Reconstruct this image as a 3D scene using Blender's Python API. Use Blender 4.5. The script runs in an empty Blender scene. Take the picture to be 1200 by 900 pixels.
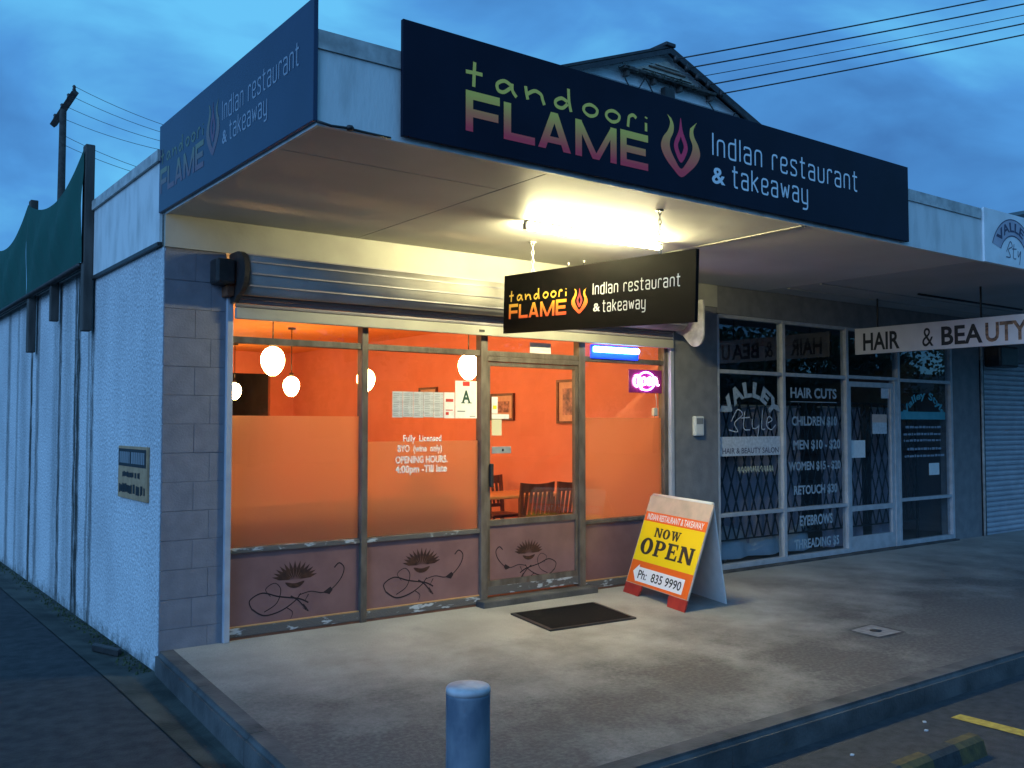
import bpy, bmesh, math, random
from mathutils import Vector, Matrix
R = math.radians
random.seed(7)
S = bpy.context.scene
COL = S.collection
# ------------------------------------------------------------------ camera
cam = bpy.data.cameras.new('camera'); camo = bpy.data.objects.new('camera', cam); COL.objects.link(camo)
cam.sensor_width = 36; cam.lens = 33.15; cam.clip_start = .05; cam.clip_end = 2000
camo.location = (-1.935, -6.604, 1.537); camo.rotation_euler = (R(92.449), 0, R(-36.693)); S.camera = camo
S.render.resolution_x = 1024; S.render.resolution_y = 768
S.render.engine = 'CYCLES'
S.view_settings.view_transform = 'Standard'; S.view_settings.look = 'None'
S.view_settings.exposure = 0; S.view_settings.gamma = 1
S.cycles.max_bounces = 10; S.cycles.transparent_max_bounces = 24; S.cycles.diffuse_bounces = 5
S.cycles.sample_clamp_indirect = 4; S.cycles.use_denoising = True
# ------------------------------------------------------------------ world: blue dusk sky with soft cloud
W = bpy.data.worlds.new('World'); S.world = W; W.use_nodes = True
n = W.node_tree.nodes; l = W.node_tree.links; n.clear()
out = n.new('ShaderNodeOutputWorld'); bg = n.new('ShaderNodeBackground'); l.new(bg.outputs[0], out.inputs[0])
sky = n.new('ShaderNodeTexSky'); sky.sky_type = 'NISHITA'; sky.sun_disc = False
sky.sun_elevation = R(23); sky.sun_rotation = R(-112); sky.ozone_density = 4; sky.dust_density = .3
tc = n.new('ShaderNodeTexCoord'); mp = n.new('ShaderNodeMapping'); mp.inputs['Scale'].default_value = (2.0, 2.6, 5.0)
mp.inputs['Rotation'].default_value = (R(12), R(8), 0)
l.new(tc.outputs['Generated'], mp.inputs[0])
no = n.new('ShaderNodeTexNoise'); no.inputs['Scale'].default_value = 1.35; no.inputs['Detail'].default_value = 6
no.inputs['Roughness'].default_value = .48; no.inputs['Distortion'].default_value = .5
l.new(mp.outputs[0], no.inputs['Vector'])
cr = n.new('ShaderNodeValToRGB'); e = cr.color_ramp.elements
e[0].position = .36; e[0].color = (.052, .195, .50, 1); e[1].position = .66; e[1].color = (.14, .56, .95, 1)
m_ = e.new(.5); m_.color = (.080, .315, .73, 1)
l.new(no.outputs[0], cr.inputs[0])
mul = n.new('ShaderNodeMixRGB'); mul.blend_type = 'MIX'; mul.inputs[0].default_value = .97
dim = n.new('ShaderNodeMixRGB'); dim.blend_type = 'MULTIPLY'; dim.inputs[0].default_value = 1
dim.inputs[2].default_value = (.10, .10, .10, 1); l.new(sky.outputs[0], dim.inputs[1])
l.new(dim.outputs[0], mul.inputs[1]); l.new(cr.outputs[0], mul.inputs[2])
l.new(mul.outputs[0], bg.inputs[0]); bg.inputs[1].default_value = 1.0
# ------------------------------------------------------------------ last overcast daylight, from the open side of the driveway
sl = bpy.data.lights.new('sun', 'SUN'); sl.energy = 1.75; sl.angle = R(45); sl.color = (.26, .52, 1)
so = bpy.data.objects.new('sun', sl); COL.objects.link(so); so.location = (-20, -8, 9)
so.rotation_euler = Vector((.85, .35, -.40)).to_track_quat('-Z', 'Y').to_euler()

# ------------------------------------------------------------------ materials
MATS = {}
def mat(name, c1, c2=None, scale=6, rough=.7, bump=0, bscale=None, metal=0, detail=6, stretch=(1, 1, 1), lo=.35, hi=.65, spec=.5, bdist=.01):
    if name in MATS: return MATS[name]
    m = bpy.data.materials.new(name); m.use_nodes = True; nt = m.node_tree; N = nt.nodes; L = nt.links
    b = N['Principled BSDF']; b.inputs['Roughness'].default_value = rough; b.inputs['Metallic'].default_value = metal
    b.inputs['Specular IOR Level'].default_value = spec
    b.inputs['Base Color'].default_value = (*c1, 1)
    if c2 or bump:
        g = N.new('ShaderNodeNewGeometry'); mpn = N.new('ShaderNodeMapping'); mpn.inputs['Scale'].default_value = stretch
        L.new(g.outputs['Position'], mpn.inputs[0])
    if c2:
        t = N.new('ShaderNodeTexNoise'); t.inputs['Scale'].default_value = scale; t.inputs['Detail'].default_value = detail
        L.new(mpn.outputs[0], t.inputs['Vector'])
        r = N.new('ShaderNodeValToRGB'); r.color_ramp.elements[0].position = lo; r.color_ramp.elements[1].position = hi
        r.color_ramp.elements[0].color = (*c1, 1); r.color_ramp.elements[1].color = (*c2, 1)
        L.new(t.outputs[0], r.inputs[0]); L.new(r.outputs[0], b.inputs['Base Color'])
    if bump:
        t2 = N.new('ShaderNodeTexNoise'); t2.inputs['Scale'].default_value = bscale or scale; t2.inputs['Detail'].default_value = 5
        L.new(mpn.outputs[0], t2.inputs['Vector'])
        bp = N.new('ShaderNodeBump'); bp.inputs['Strength'].default_value = bump; bp.inputs['Distance'].default_value = bdist
        L.new(t2.outputs[0], bp.inputs['Height']); L.new(bp.outputs[0], b.inputs['Normal'])
    MATS[name] = m; return m
def emit(name, c, s):
    m = bpy.data.materials.new(name); m.use_nodes = True; N = m.node_tree.nodes
    b = N['Principled BSDF']; b.inputs['Base Color'].default_value = (*c, 1)
    b.inputs['Emission Color'].default_value = (*c, 1); b.inputs['Emission Strength'].default_value = s
    MATS[name] = m; return m
def mathn(N, L, op, a, b=None, clamp=False):
    q = N.new('ShaderNodeMath'); q.operation = op; q.use_clamp = clamp
    for i, v in enumerate((a, b)):
        if v is None: continue
        if isinstance(v, (int, float)): q.inputs[i].default_value = v
        else: L.new(v, q.inputs[i])
    return q.outputs[0]
def glass(name, tint=(1, 1, 1), gl=1.0, rough=0.0):
    m = bpy.data.materials.new(name); m.use_nodes = True; N = m.node_tree.nodes; L = m.node_tree.links; N.clear()
    o = N.new('ShaderNodeOutputMaterial'); tr = N.new('ShaderNodeBsdfTransparent'); tr.inputs[0].default_value = (*tint, 1)
    g = N.new('ShaderNodeBsdfGlossy'); g.inputs['Roughness'].default_value = rough; g.inputs[0].default_value = (gl, gl, gl, 1)
    f = N.new('ShaderNodeFresnel'); f.inputs['IOR'].default_value = 1.5
    # two faces of a pane reflect
    gm = N.new('ShaderNodeNewGeometry')
    k = mathn(N, L, 'MULTIPLY', mathn(N, L, 'MULTIPLY', f.outputs[0], 1.6, True), mathn(N, L, 'SUBTRACT', 1, gm.outputs['Backfacing']), True)
    mx = N.new('ShaderNodeMixShader'); L.new(k, mx.inputs[0]); L.new(tr.outputs[0], mx.inputs[1]); L.new(g.outputs[0], mx.inputs[2])
    L.new(mx.outputs[0], o.inputs[0]); MATS[name] = m; return m
glass('glass', (.96, .97, .96)); glass('salon_glass', (.88, .92, .94))
def frosted():
    m = bpy.data.materials.new('frost_film'); m.use_nodes = True; N = m.node_tree.nodes; L = m.node_tree.links; N.clear()
    o = N.new('ShaderNodeOutputMaterial'); tl = N.new('ShaderNodeBsdfTranslucent'); tl.inputs[0].default_value = (.95, .76, .58, 1)
    df = N.new('ShaderNodeBsdfDiffuse'); df.inputs[0].default_value = (.5, .45, .45, 1)
    tr = N.new('ShaderNodeBsdfRefraction'); tr.inputs['Roughness'].default_value = .42; tr.inputs['IOR'].default_value = 1.12; tr.inputs[0].default_value = (1, .92, .74, 1)
    a = N.new('ShaderNodeMixShader'); a.inputs[0].default_value = .22; L.new(tl.outputs[0], a.inputs[1]); L.new(df.outputs[0], a.inputs[2])
    b = N.new('ShaderNodeMixShader'); b.inputs[0].default_value = .60; L.new(a.outputs[0], b.inputs[1]); L.new(tr.outputs[0], b.inputs[2])
    L.new(b.outputs[0], o.inputs[0]); MATS['frost_film'] = m
frosted()

mat('asphalt', (.013, .013, .015), (.042, .042, .043), 11, .9, .9, 90, lo=.3, hi=.7)
mat('road_asphalt', (.020, .020, .023), (.05, .05, .053), 14, .85, .9, 90, lo=.3, hi=.7)
mat('channel', (.016, .018, .014), (.065, .066, .055), 4, .9, .5, 60)
mat('kerb', (.030, .029, .029), (.105, .10, .097), 4, .9, .5, 50, lo=.3, hi=.7)
mat('block_paint', (.175, .17, .195), (.215, .21, .235), 9, .75, .35, 70)
mat('mortar', (.155, .15, .17), (.18, .178, .195), 20, .9)
mat('pillar_paint', (.16, .16, .17), (.21, .21, .215), 7, .7, .25, 60)
mat('cream', (.30, .29, .255), (.37, .36, .315), 3, .6, .1, 30)
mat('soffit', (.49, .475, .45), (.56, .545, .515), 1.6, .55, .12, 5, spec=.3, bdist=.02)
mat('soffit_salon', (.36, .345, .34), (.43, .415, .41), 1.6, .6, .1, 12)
mat('fascia_white', (.46, .47, .46), (.66, .67, .66), 2.5, .6, .2, 20, stretch=(3, 3, 1), lo=.25, hi=.55)
mat('metal_cap', (.30, .30, .29), (.5, .5, .48), 12, .5, .1, 40)
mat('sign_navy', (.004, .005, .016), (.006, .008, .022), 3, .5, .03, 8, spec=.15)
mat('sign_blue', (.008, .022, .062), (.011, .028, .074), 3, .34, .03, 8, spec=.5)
mat('sign_black', (.003, .003, .003), (.005, .004, .004), 8, .6, .05, 20, spec=.04)
mat('vinyl_white', (.78, .80, .82), None, rough=.45)
mat('vinyl_salon', (.27, .34, .39), (.42, .48, .52), 25, .5)
mat('curtain', (.34, .29, .34), (.44, .38, .43), 5, .9)
mat('vinyl_faded', (.48, .5, .52), (.66, .68, .7), 30, .5)
mat('timber_frame', (.075, .058, .045), (.14, .115, .095), 14, .55, .3, 60, stretch=(1, 1, .4))
mat('flaked_sill', (.10, .09, .085), (.42, .45, .48), 9, .7, .5, 40, lo=.57, hi=.64, stretch=(1, 3, 3))
mat('mauve_panel', (.18, .094, .092), (.22, .118, .115), 5, .35, .05, 30)
mat('motif', (.02, .010, .012), None, rough=.5)
mat('motif_warm', (.03, .010, .007), (.065, .024, .012), 30, .5)
mat('alu_frame', (.36, .37, .39), (.46, .47, .49), 10, .45, .1, 30)
mat('jamb', (.40, .41, .46), (.5, .51, .55), 6, .4, .1, 30, metal=.2)
mat('shutter_metal', (.27, .255, .235), (.34, .325, .30), 4, .8, .15, 10, spec=.15)
mat('shutter_curtain', (.20, .19, .22), (.25, .24, .27), 4, .45, .1, 30)
mat('dark_metal', (.014, .013, .013), (.032, .028, .027), 12, .5, .2, 60)
mat('rust', (.07, .025, .012), (.16, .06, .025), 18, .8, .3, 60)
mat('orange_wall', (.68, .245, .16), (.74, .275, .185), 3, .65, .12, 30)
mat('orange_ceiling', (.82, .30, .07), (.86, .34, .09), 2, .7)
mat('floor_tile', (.11, .045, .028), (.16, .07, .045), 5, .35)
mat('wood', (.075, .03, .014), (.15, .065, .03), 10, .4, .2, 30, stretch=(1, 1, .25))
mat('table_wood', (.50, .26, .10), (.62, .34, .14), 8, .3, .05, 20, stretch=(.4, 2, 1))
mat('film_shade_bench', (.14, .03, .022), (.19, .045, .03), 9, .6)
mat('picture_frame', (.07, .02, .012), (.14, .04, .02), 18, .4)
mat('picture_mat', (.62, .40, .32), (.7, .48, .38), 20, .6)
mat('print_a', (.10, .05, .06), (.55, .30, .28), 22, .5, detail=8, lo=.3, hi=.7)
mat('print_b', (.06, .06, .13), (.62, .36, .34), 14, .5, detail=8, lo=.3, hi=.7)
mat('paper', (.70, .71, .70), (.78, .79, .77), 30, .7)
mat('paper_grey', (.50, .52, .54), (.66, .68, .69), 9, .7, stretch=(1, 1, 6))
mat('ink', (.015, .017, .02), None, rough=.6)
mat('ink_grey', (.22, .23, .24), None, rough=.7)
mat('red_print', (.55, .03, .02), None, rough=.5)
mat('green_ink', (.01, .05, .03), None, rough=.5)
mat('cream_note', (.62, .58, .40), None, rough=.7)
mat('steel_plate', (.34, .36, .38), (.42, .44, .46), 20, .4, metal=.4)
mat('board_yellow', (.86, .62, .005), None, rough=.42)
mat('board_orange', (.80, .13, .012), None, rough=.42)
mat('board_bare', (.42, .36, .29), (.56, .45, .36), 7, .55)
mat('board_white', (.62, .62, .60), (.7, .7, .68), 8, .5)
mat('board_red', (.28, .018, .015), (.36, .03, .02), 12, .5)
mat('mat_rubber', (.005, .005, .006), (.010, .010, .012), 60, .95, .8, 150, spec=.1)
mat('bollard_paint', (.17, .185, .215), (.10, .12, .155), 11, .5, .35, 26, detail=9, lo=.42, hi=.62, stretch=(1, 1, .6))
mat('bollard_cap', (.34, .30, .30), (.56, .50, .50), 12, .6)
mat('yellow_line', (.36, .23, .03), (.55, .38, .06), 24, .8, .4, 90)
mat('stop_black', (.018, .018, .018), (.035, .035, .034), 20, .8, .3, 70)
mat('stop_yellow', (.055, .042, .016), (.11, .078, .022), 18, .8, .3, 70)
mat('cover_iron', (.16, .15, .15), (.25, .24, .235), 18, .75, .5, 80)
mat('pole_wood', (.03, .026, .024), (.06, .052, .046), 10, .9, .3, 40)
mat('post_wood', (.045, .04, .036), (.09, .08, .072), 12, .85, .3, 40, stretch=(1, 1, .2))
mat('shade_cloth', (.002, .07, .055), (.003, .085, .068), 40, .9, .5, 300)
mat('weatherboard', (.70, .71, .71), (.80, .81, .81), 5, .6)
mat('roof_dark', (.022, .022, .026), (.04, .04, .045), 8, .6, .2, 20)
mat('lattice', (.34, .31, .26), (.46, .42, .36), 9, .8)
mat('vine', (.012, .018, .010), (.035, .04, .022), 14, .9)
mat('salon_wall', (.11, .10, .115), (.16, .14, .15), 2, .8)
mat('salon_floor', (.07, .07, .075), (.11, .11, .115), 3, .6)
mat('grille', (.014, .014, .018), None, rough=.5)
mat('sheet_cloth', (.45, .45, .47), (.58, .58, .6), 5, .9)
mat('salon_sign', (.60, .56, .55), (.68, .64, .62), 5, .5, .05, 20)
mat('faded_brown', (.05, .028, .022), (.30, .16, .09), 14, .6, lo=.35, hi=.6, stretch=(1, 1, 2))
mat('teal', (.05, .30, .36), (.08, .36, .42), 9, .5)
mat('arch_mauve', (.34, .33, .40), (.42, .41, .48), 9, .6)
mat('purple_ink', (.05, .045, .09), None, rough=.6)
mat('roller', (.36, .37, .41), (.44, .45, .49), 5, .45, .1, 20)
mat('white_plastic', (.62, .63, .62), (.68, .69, .68), 20, .5)
mat('neon_board', (.20, .02, .13), None, rough=.25)
emit('blue_case', (.01, .06, .9), 1.1)
mat('moss', (.02, .032, .012), (.06, .075, .03), 14, .95, .8, 60)
mat('leaf', (.025, .045, .02), (.06, .09, .035), 3, .7)
mat('bark', (.05, .04, .03), (.09, .07, .05), 9, .9)
mat('plaque', (.36, .21, .11), (.46, .28, .15), 14, .6, .1, 60)
mat('hedge_wall', (.2, .19, .18), (.28, .26, .25), 3, .8)
mat('house_glass', (.02, .022, .025), None, rough=.1)
mat('litter', (.55, .56, .58), None, rough=.7)
emit('tube_glow', (1.0, .90, .48), 500)
emit('lamp_glow', (1.0, .58, .21), 80)
emit('neon_pink', (1.0, .60, .92), 20)
emit('neon_violet', (.62, .30, 1.0), 18)
emit('neon_red', (1.0, .02, .12), 3.0)
emit('led_blue', (.16, .50, 1.0), 22)

def grad(name, z0, z1, top, mid, bot, axis=2):
    """print that fades from one ink colour to another, in the local height of the lettering"""
    m = bpy.data.materials.new(name); m.use_nodes = True; N = m.node_tree.nodes; L = m.node_tree.links
    b = N['Principled BSDF']; b.inputs['Roughness'].default_value = .4
    t = N.new('ShaderNodeTexCoord'); sx = N.new('ShaderNodeSeparateXYZ'); L.new(t.outputs['Generated'], sx.inputs[0])
    r = N.new('ShaderNodeValToRGB'); el = r.color_ramp.elements
    el[0].position = z0; el[0].color = (*bot, 1); el[1].position = z1; el[1].color = (*top, 1)
    q = el.new((z0 + z1) / 2); q.color = (*mid, 1)
    L.new(sx.outputs[axis], r.inputs[0]); L.new(r.outputs[0], b.inputs['Base Color']); MATS[name] = m
grad('flame_ink', .1, .9, (.95, .60, .09), (.95, .26, .08), (.95, .05, .075))
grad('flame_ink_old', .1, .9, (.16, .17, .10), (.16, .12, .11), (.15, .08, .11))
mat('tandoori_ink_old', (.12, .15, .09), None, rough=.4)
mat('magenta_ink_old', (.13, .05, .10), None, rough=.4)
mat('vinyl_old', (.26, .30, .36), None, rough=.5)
grad('flame_ink_hot', .1, .9, (.85, .45, .04), (.80, .22, .03), (.70, .08, .03))
mat('tandoori_ink', (.95, .64, .10), None, rough=.4)
mat('tandoori_ink_hot', (.75, .48, .06), None, rough=.4)
mat('magenta_ink', (.95, .03, .10), None, rough=.4)
mat('magenta_ink_hot', (.42, .05, .06), None, rough=.4)

def stucco():
    m = bpy.data.materials.new('stucco'); m.use_nodes = True; N = m.node_tree.nodes; L = m.node_tree.links
    b = N['Principled BSDF']; b.inputs['Roughness'].default_value = .85
    g = N.new('ShaderNodeNewGeometry'); sx = N.new('ShaderNodeSeparateXYZ'); L.new(g.outputs['Position'], sx.inputs[0])
    def noise(scale, st, det=5):
        mp = N.new('ShaderNodeMapping'); mp.inputs['Scale'].default_value = st; L.new(g.outputs['Position'], mp.inputs[0])
        t = N.new('ShaderNodeTexNoise'); t.inputs['Scale'].default_value = scale; t.inputs['Detail'].default_value = det
        L.new(mp.outputs[0], t.inputs['Vector']); return t.outputs[0]
    # drip streaks: dark lines running down the wall below the posts, broken up by noise
    yw = mathn(N, L, 'ADD', sx.outputs[1], mathn(N, L, 'MULTIPLY', mathn(N, L, 'SUBTRACT', noise(3, (0, 1, 1.2)), .5), .10))
    tot = None
    for y0, w, a in ((2.0, .06, .8), (2.14, .04, .6), (2.52, .07, 1.3), (2.64, .05, 1.1), (2.95, .16, .35), (3.3, .06, 1.0), (3.5, .12, .35), (4.40, .08, .7), (4.75, .06, 1.2), (5.2, .2, .3), (5.6, .06, .5), (6.2, .10, .7), (7.3, .06, .9), (8.4, .1, .6)):
        d = mathn(N, L, 'ABSOLUTE', mathn(N, L, 'SUBTRACT', yw, y0))
        k = mathn(N, L, 'MULTIPLY', mathn(N, L, 'MULTIPLY', mathn(N, L, 'SUBTRACT', 1, mathn(N, L, 'DIVIDE', d, w * 1.5), True), 1.5, True), a)
        tot = k if tot is None else mathn(N, L, 'MAXIMUM', tot, k)
    brk = mathn(N, L, 'ADD', mathn(N, L, 'MULTIPLY', noise(9, (1, 3, .5)), 2.4), -.35, True)
    streak = mathn(N, L, 'MULTIPLY', tot, brk, True)
    below = mathn(N, L, 'MULTIPLY', mathn(N, L, 'SUBTRACT', 2.95, sx.outputs[2]), 8, True)
    streak = mathn(N, L, 'MULTIPLY', streak, below, True)
    fine = noise(48, (1, 1, 1), 3); big = noise(1.6, (1, 1, .6))
    r1 = N.new('ShaderNodeValToRGB'); r1.color_ramp.elements[0].position = .3; r1.color_ramp.elements[1].position = .7
    r1.color_ramp.elements[0].color = (.42, .44, .46, 1); r1.color_ramp.elements[1].color = (.76, .77, .78, 1); L.new(fine, r1.inputs[0])
    mx = N.new('ShaderNodeMixRGB'); L.new(streak, mx.inputs[0]); L.new(r1.outputs[0], mx.inputs[1]); mx.inputs[2].default_value = (.03, .032, .028, 1)
    # green-black algae creeping up from the ground, ragged edge
    hz = mathn(N, L, 'ADD', sx.outputs[2], mathn(N, L, 'MULTIPLY', noise(9, (1, 1, 1), 8), -.5))
    al = mathn(N, L, 'MULTIPLY', mathn(N, L, 'SUBTRACT', -.30, hz), 6, True)
    m2 = N.new('ShaderNodeMixRGB'); L.new(mathn(N, L, 'MULTIPLY', al, .8), m2.inputs[0]); L.new(mx.outputs[0], m2.inputs[1]); m2.inputs[2].default_value = (.05, .06, .05, 1)
    m3 = N.new('ShaderNodeMixRGB'); m3.blend_type = 'MULTIPLY'; m3.inputs[0].default_value = .35; L.new(m2.outputs[0], m3.inputs[1])
    r3 = N.new('ShaderNodeValToRGB'); r3.color_ramp.elements[0].position = .35; r3.color_ramp.elements[0].color = (.5, .5, .52, 1); r3.color_ramp.elements[1].position = .6
    L.new(big, r3.inputs[0]); L.new(r3.outputs[0], m3.inputs[2]); L.new(m3.outputs[0], b.inputs['Base Color'])
    bp = N.new('ShaderNodeBump'); bp.inputs['Strength'].default_value = 1; bp.inputs['Distance'].default_value = .02
    L.new(noise(42, (1, 1, 1), 3), bp.inputs['Height']); L.new(bp.outputs[0], b.inputs['Normal'])
    MATS['stucco'] = m
stucco()
def concrete():
    m = bpy.data.materials.new('footpath_concrete'); m.use_nodes = True; N = m.node_tree.nodes; L = m.node_tree.links
    b = N['Principled BSDF']; b.inputs['Roughness'].default_value = .85
    g = N.new('ShaderNodeNewGeometry'); sx = N.new('ShaderNodeSeparateXYZ'); L.new(g.outputs['Position'], sx.inputs[0])
    def noise(s, d=6, dist=0):
        t = N.new('ShaderNodeTexNoise'); t.inputs['Scale'].default_value = s; t.inputs['Detail'].default_value = d; t.inputs['Distortion'].default_value = dist
        L.new(g.outputs['Position'], t.inputs['Vector']); return t.outputs[0]
    r = N.new('ShaderNodeValToRGB'); el = r.color_ramp.elements; el[0].position = .32; el[0].color = (.27, .255, .23, 1); el[1].position = .68; el[1].color = (.38, .36, .325, 1)
    L.new(noise(1.7, 7), r.inputs[0])
    # trodden-in grime and lichen blotches, with the lamp's falloff from the door painted in
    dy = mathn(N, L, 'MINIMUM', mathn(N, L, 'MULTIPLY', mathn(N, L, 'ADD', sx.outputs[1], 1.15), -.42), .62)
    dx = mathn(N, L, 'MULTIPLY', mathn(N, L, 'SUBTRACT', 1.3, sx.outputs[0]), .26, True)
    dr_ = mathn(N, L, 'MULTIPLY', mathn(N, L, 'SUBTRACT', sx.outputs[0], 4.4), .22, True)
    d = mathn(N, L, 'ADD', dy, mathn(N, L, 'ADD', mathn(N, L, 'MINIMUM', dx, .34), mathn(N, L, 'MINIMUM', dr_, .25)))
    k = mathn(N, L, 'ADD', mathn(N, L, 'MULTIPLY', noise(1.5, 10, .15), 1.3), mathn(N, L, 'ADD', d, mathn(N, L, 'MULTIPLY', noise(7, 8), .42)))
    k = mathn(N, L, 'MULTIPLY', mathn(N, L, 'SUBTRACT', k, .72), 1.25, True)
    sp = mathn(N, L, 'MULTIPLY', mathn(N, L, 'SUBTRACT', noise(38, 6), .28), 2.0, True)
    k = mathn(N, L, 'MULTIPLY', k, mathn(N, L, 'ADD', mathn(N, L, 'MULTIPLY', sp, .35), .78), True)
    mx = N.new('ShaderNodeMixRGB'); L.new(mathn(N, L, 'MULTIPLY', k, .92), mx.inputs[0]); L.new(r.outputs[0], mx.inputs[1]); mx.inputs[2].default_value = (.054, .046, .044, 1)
    m2 = N.new('ShaderNodeMixRGB'); m2.blend_type = 'MULTIPLY'; m2.inputs[0].default_value = .38; L.new(mx.outputs[0], m2.inputs[1])
    r2 = N.new('ShaderNodeValToRGB'); r2.color_ramp.elements[0].position = .3; r2.color_ramp.elements[0].color = (.45, .45, .45, 1); r2.color_ramp.elements[1].position = .62
    L.new(noise(120, 3), r2.inputs[0]); L.new(r2.outputs[0], m2.inputs[2]); L.new(m2.outputs[0], b.inputs['Base Color'])
    bp = N.new('ShaderNodeBump'); bp.inputs['Strength'].default_value = .5; bp.inputs['Distance'].default_value = .006
    L.new(noise(110, 4), bp.inputs['Height']); L.new(bp.outputs[0], b.inputs['Normal'])
    MATS['footpath_concrete'] = m
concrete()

# ------------------------------------------------------------------ builders
def link(o, parent=None):
    COL.objects.link(o)
    if parent is not None:
        o.parent = parent; o.location = o.location - WLOC[parent.name]
    return o
WLOC = {}
def empty(name, loc):
    o = bpy.data.objects.new(name, None); o.location = loc; o.empty_display_size = .2; COL.objects.link(o); WLOC[o.name] = Vector(loc); return o
def tag(o, label, cat, group=None):
    o['label'] = label; o['category'] = cat
    if group: o['group'] = group
    return o
def thing(name, loc, label, cat, group=None): return tag(empty(name, loc), label, cat, group)
def mesh(name, verts, faces, m, parent=None, smooth=False):
    """verts in world coordinates; the object's origin goes to the middle of its base"""
    vs = [Vector(v) for v in verts]
    lo = Vector([min(v[i] for v in vs) for i in range(3)]); hi = Vector([max(v[i] for v in vs) for i in range(3)])
    c = Vector(((lo.x + hi.x) / 2, (lo.y + hi.y) / 2, lo.z))
    me = bpy.data.meshes.new(name); me.from_pydata([tuple(v - c) for v in vs], [], faces); me.update()
    for mm in (m if isinstance(m, (list, tuple)) else [m]): me.materials.append(MATS[mm])
    if smooth:
        for p in me.polygons: p.use_smooth = True
    o = bpy.data.objects.new(name, me); o.location = c; link(o, parent); WLOC[o.name] = c
    return o
def boxvf(b, V, F):
    x0, x1, y0, y1, z0, z1 = b; k = len(V)
    V += [(x0, y0, z0), (x1, y0, z0), (x1, y1, z0), (x0, y1, z0), (x0, y0, z1), (x1, y0, z1), (x1, y1, z1), (x0, y1, z1)]
    F += [(k, k + 3, k + 2, k + 1), (k + 4, k + 5, k + 6, k + 7), (k, k + 1, k + 5, k + 4), (k + 1, k + 2, k + 6, k + 5), (k + 2, k + 3, k + 7, k + 6), (k + 3, k, k + 4, k + 7)]
def box(name, b, m, parent=None, bev=0):
    V, F = [], []; boxvf(b, V, F); o = mesh(name, V, F, m, parent)
    if bev: bevel(o, bev)
    return o
def bevel(o, w, seg=2):
    bm = bmesh.new(); bm.from_mesh(o.data); bmesh.ops.bevel(bm, geom=bm.edges[:], offset=w, segments=seg, affect='EDGES', profile=.5)
    bm.to_mesh(o.data); bm.free()
def boxes(name, bs, m, parent=None):
    V, F = [], []
    for b in bs: boxvf(b, V, F)
    return mesh(name, V, F, m, parent)
def tube(name, pts, r, m, parent=None, n=8, closed=False, smooth=True, r2=None):
    V, F = [], []; tubevf(pts, r, V, F, n, closed, r2); return mesh(name, V, F, m, parent, smooth)
def tubevf(pts, r, V, F, n=8, closed=False, r2=None):
    P = [Vector(p) for p in pts]; k0 = len(V); N_ = len(P)
    up = None
    for i, p in enumerate(P):
        if closed: t = P[(i + 1) % N_] - P[i - 1]
        else: t = P[min(i + 1, N_ - 1)] - P[max(i - 1, 0)]
        t.normalize()
        if up is None or abs(up.dot(t)) > .99: up = Vector((0, 0, 1)) if abs(t.z) < .9 else Vector((1, 0, 0))
        a = t.cross(up).normalized(); b = a.cross(t).normalized(); up = b
        rr = r if r2 is None else r + (r2 - r) * i / max(1, N_ - 1)
        for j in range(n):
            an = 2 * math.pi * j / n; V.append(tuple(p + a * rr * math.cos(an) + b * rr * math.sin(an)))
    for i in range(N_ if closed else N_ - 1):
        i2 = (i + 1) % N_
        for j in range(n):
            j2 = (j + 1) % n; F.append((k0 + i * n + j, k0 + i2 * n + j, k0 + i2 * n + j2, k0 + i * n + j2))
    if not closed:
        F.append(tuple(k0 + j for j in range(n))); F.append(tuple(k0 + (N_ - 1) * n + j for j in reversed(range(n))))
def lathe(name, prof, c, m, parent=None, n=20):
    V, F = [], []
    for r, z in prof:
        for j in range(n):
            a = 2 * math.pi * j / n; V.append((c[0] + r * math.cos(a), c[1] + r * math.sin(a), c[2] + z))
    for i in range(len(prof) - 1):
        for j in range(n):
            j2 = (j + 1) % n; F.append((i * n + j, i * n + j2, (i + 1) * n + j2, (i + 1) * n + j))
    F.append(tuple(reversed(range(n)))); F.append(tuple((len(prof) - 1) * n + j for j in range(n)))
    return mesh(name, V, F, m, parent, True)
def prism(name, poly, axis, a0, a1, m, parent=None, smooth=False):
    """extrude a 2-D outline: axis 0 -> outline in (y,z); axis 1 -> (x,z); axis 2 -> (x,y)"""
    def P(u, v, w): return {0: (w, u, v), 1: (u, w, v), 2: (u, v, w)}[axis]
    k = len(poly); V = [P(u, v, a0) for u, v in poly] + [P(u, v, a1) for u, v in poly]
    F = [tuple(range(k)), tuple(reversed(range(k, 2 * k)))] + [(i, k + i, k + (i + 1) % k, (i + 1) % k) for i in range(k)]
    o = mesh(name, V, F, m, parent, smooth)
    bm = bmesh.new(); bm.from_mesh(o.data); bmesh.ops.recalc_face_normals(bm, faces=bm.faces[:]); bm.to_mesh(o.data); bm.free()
    return o

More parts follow.
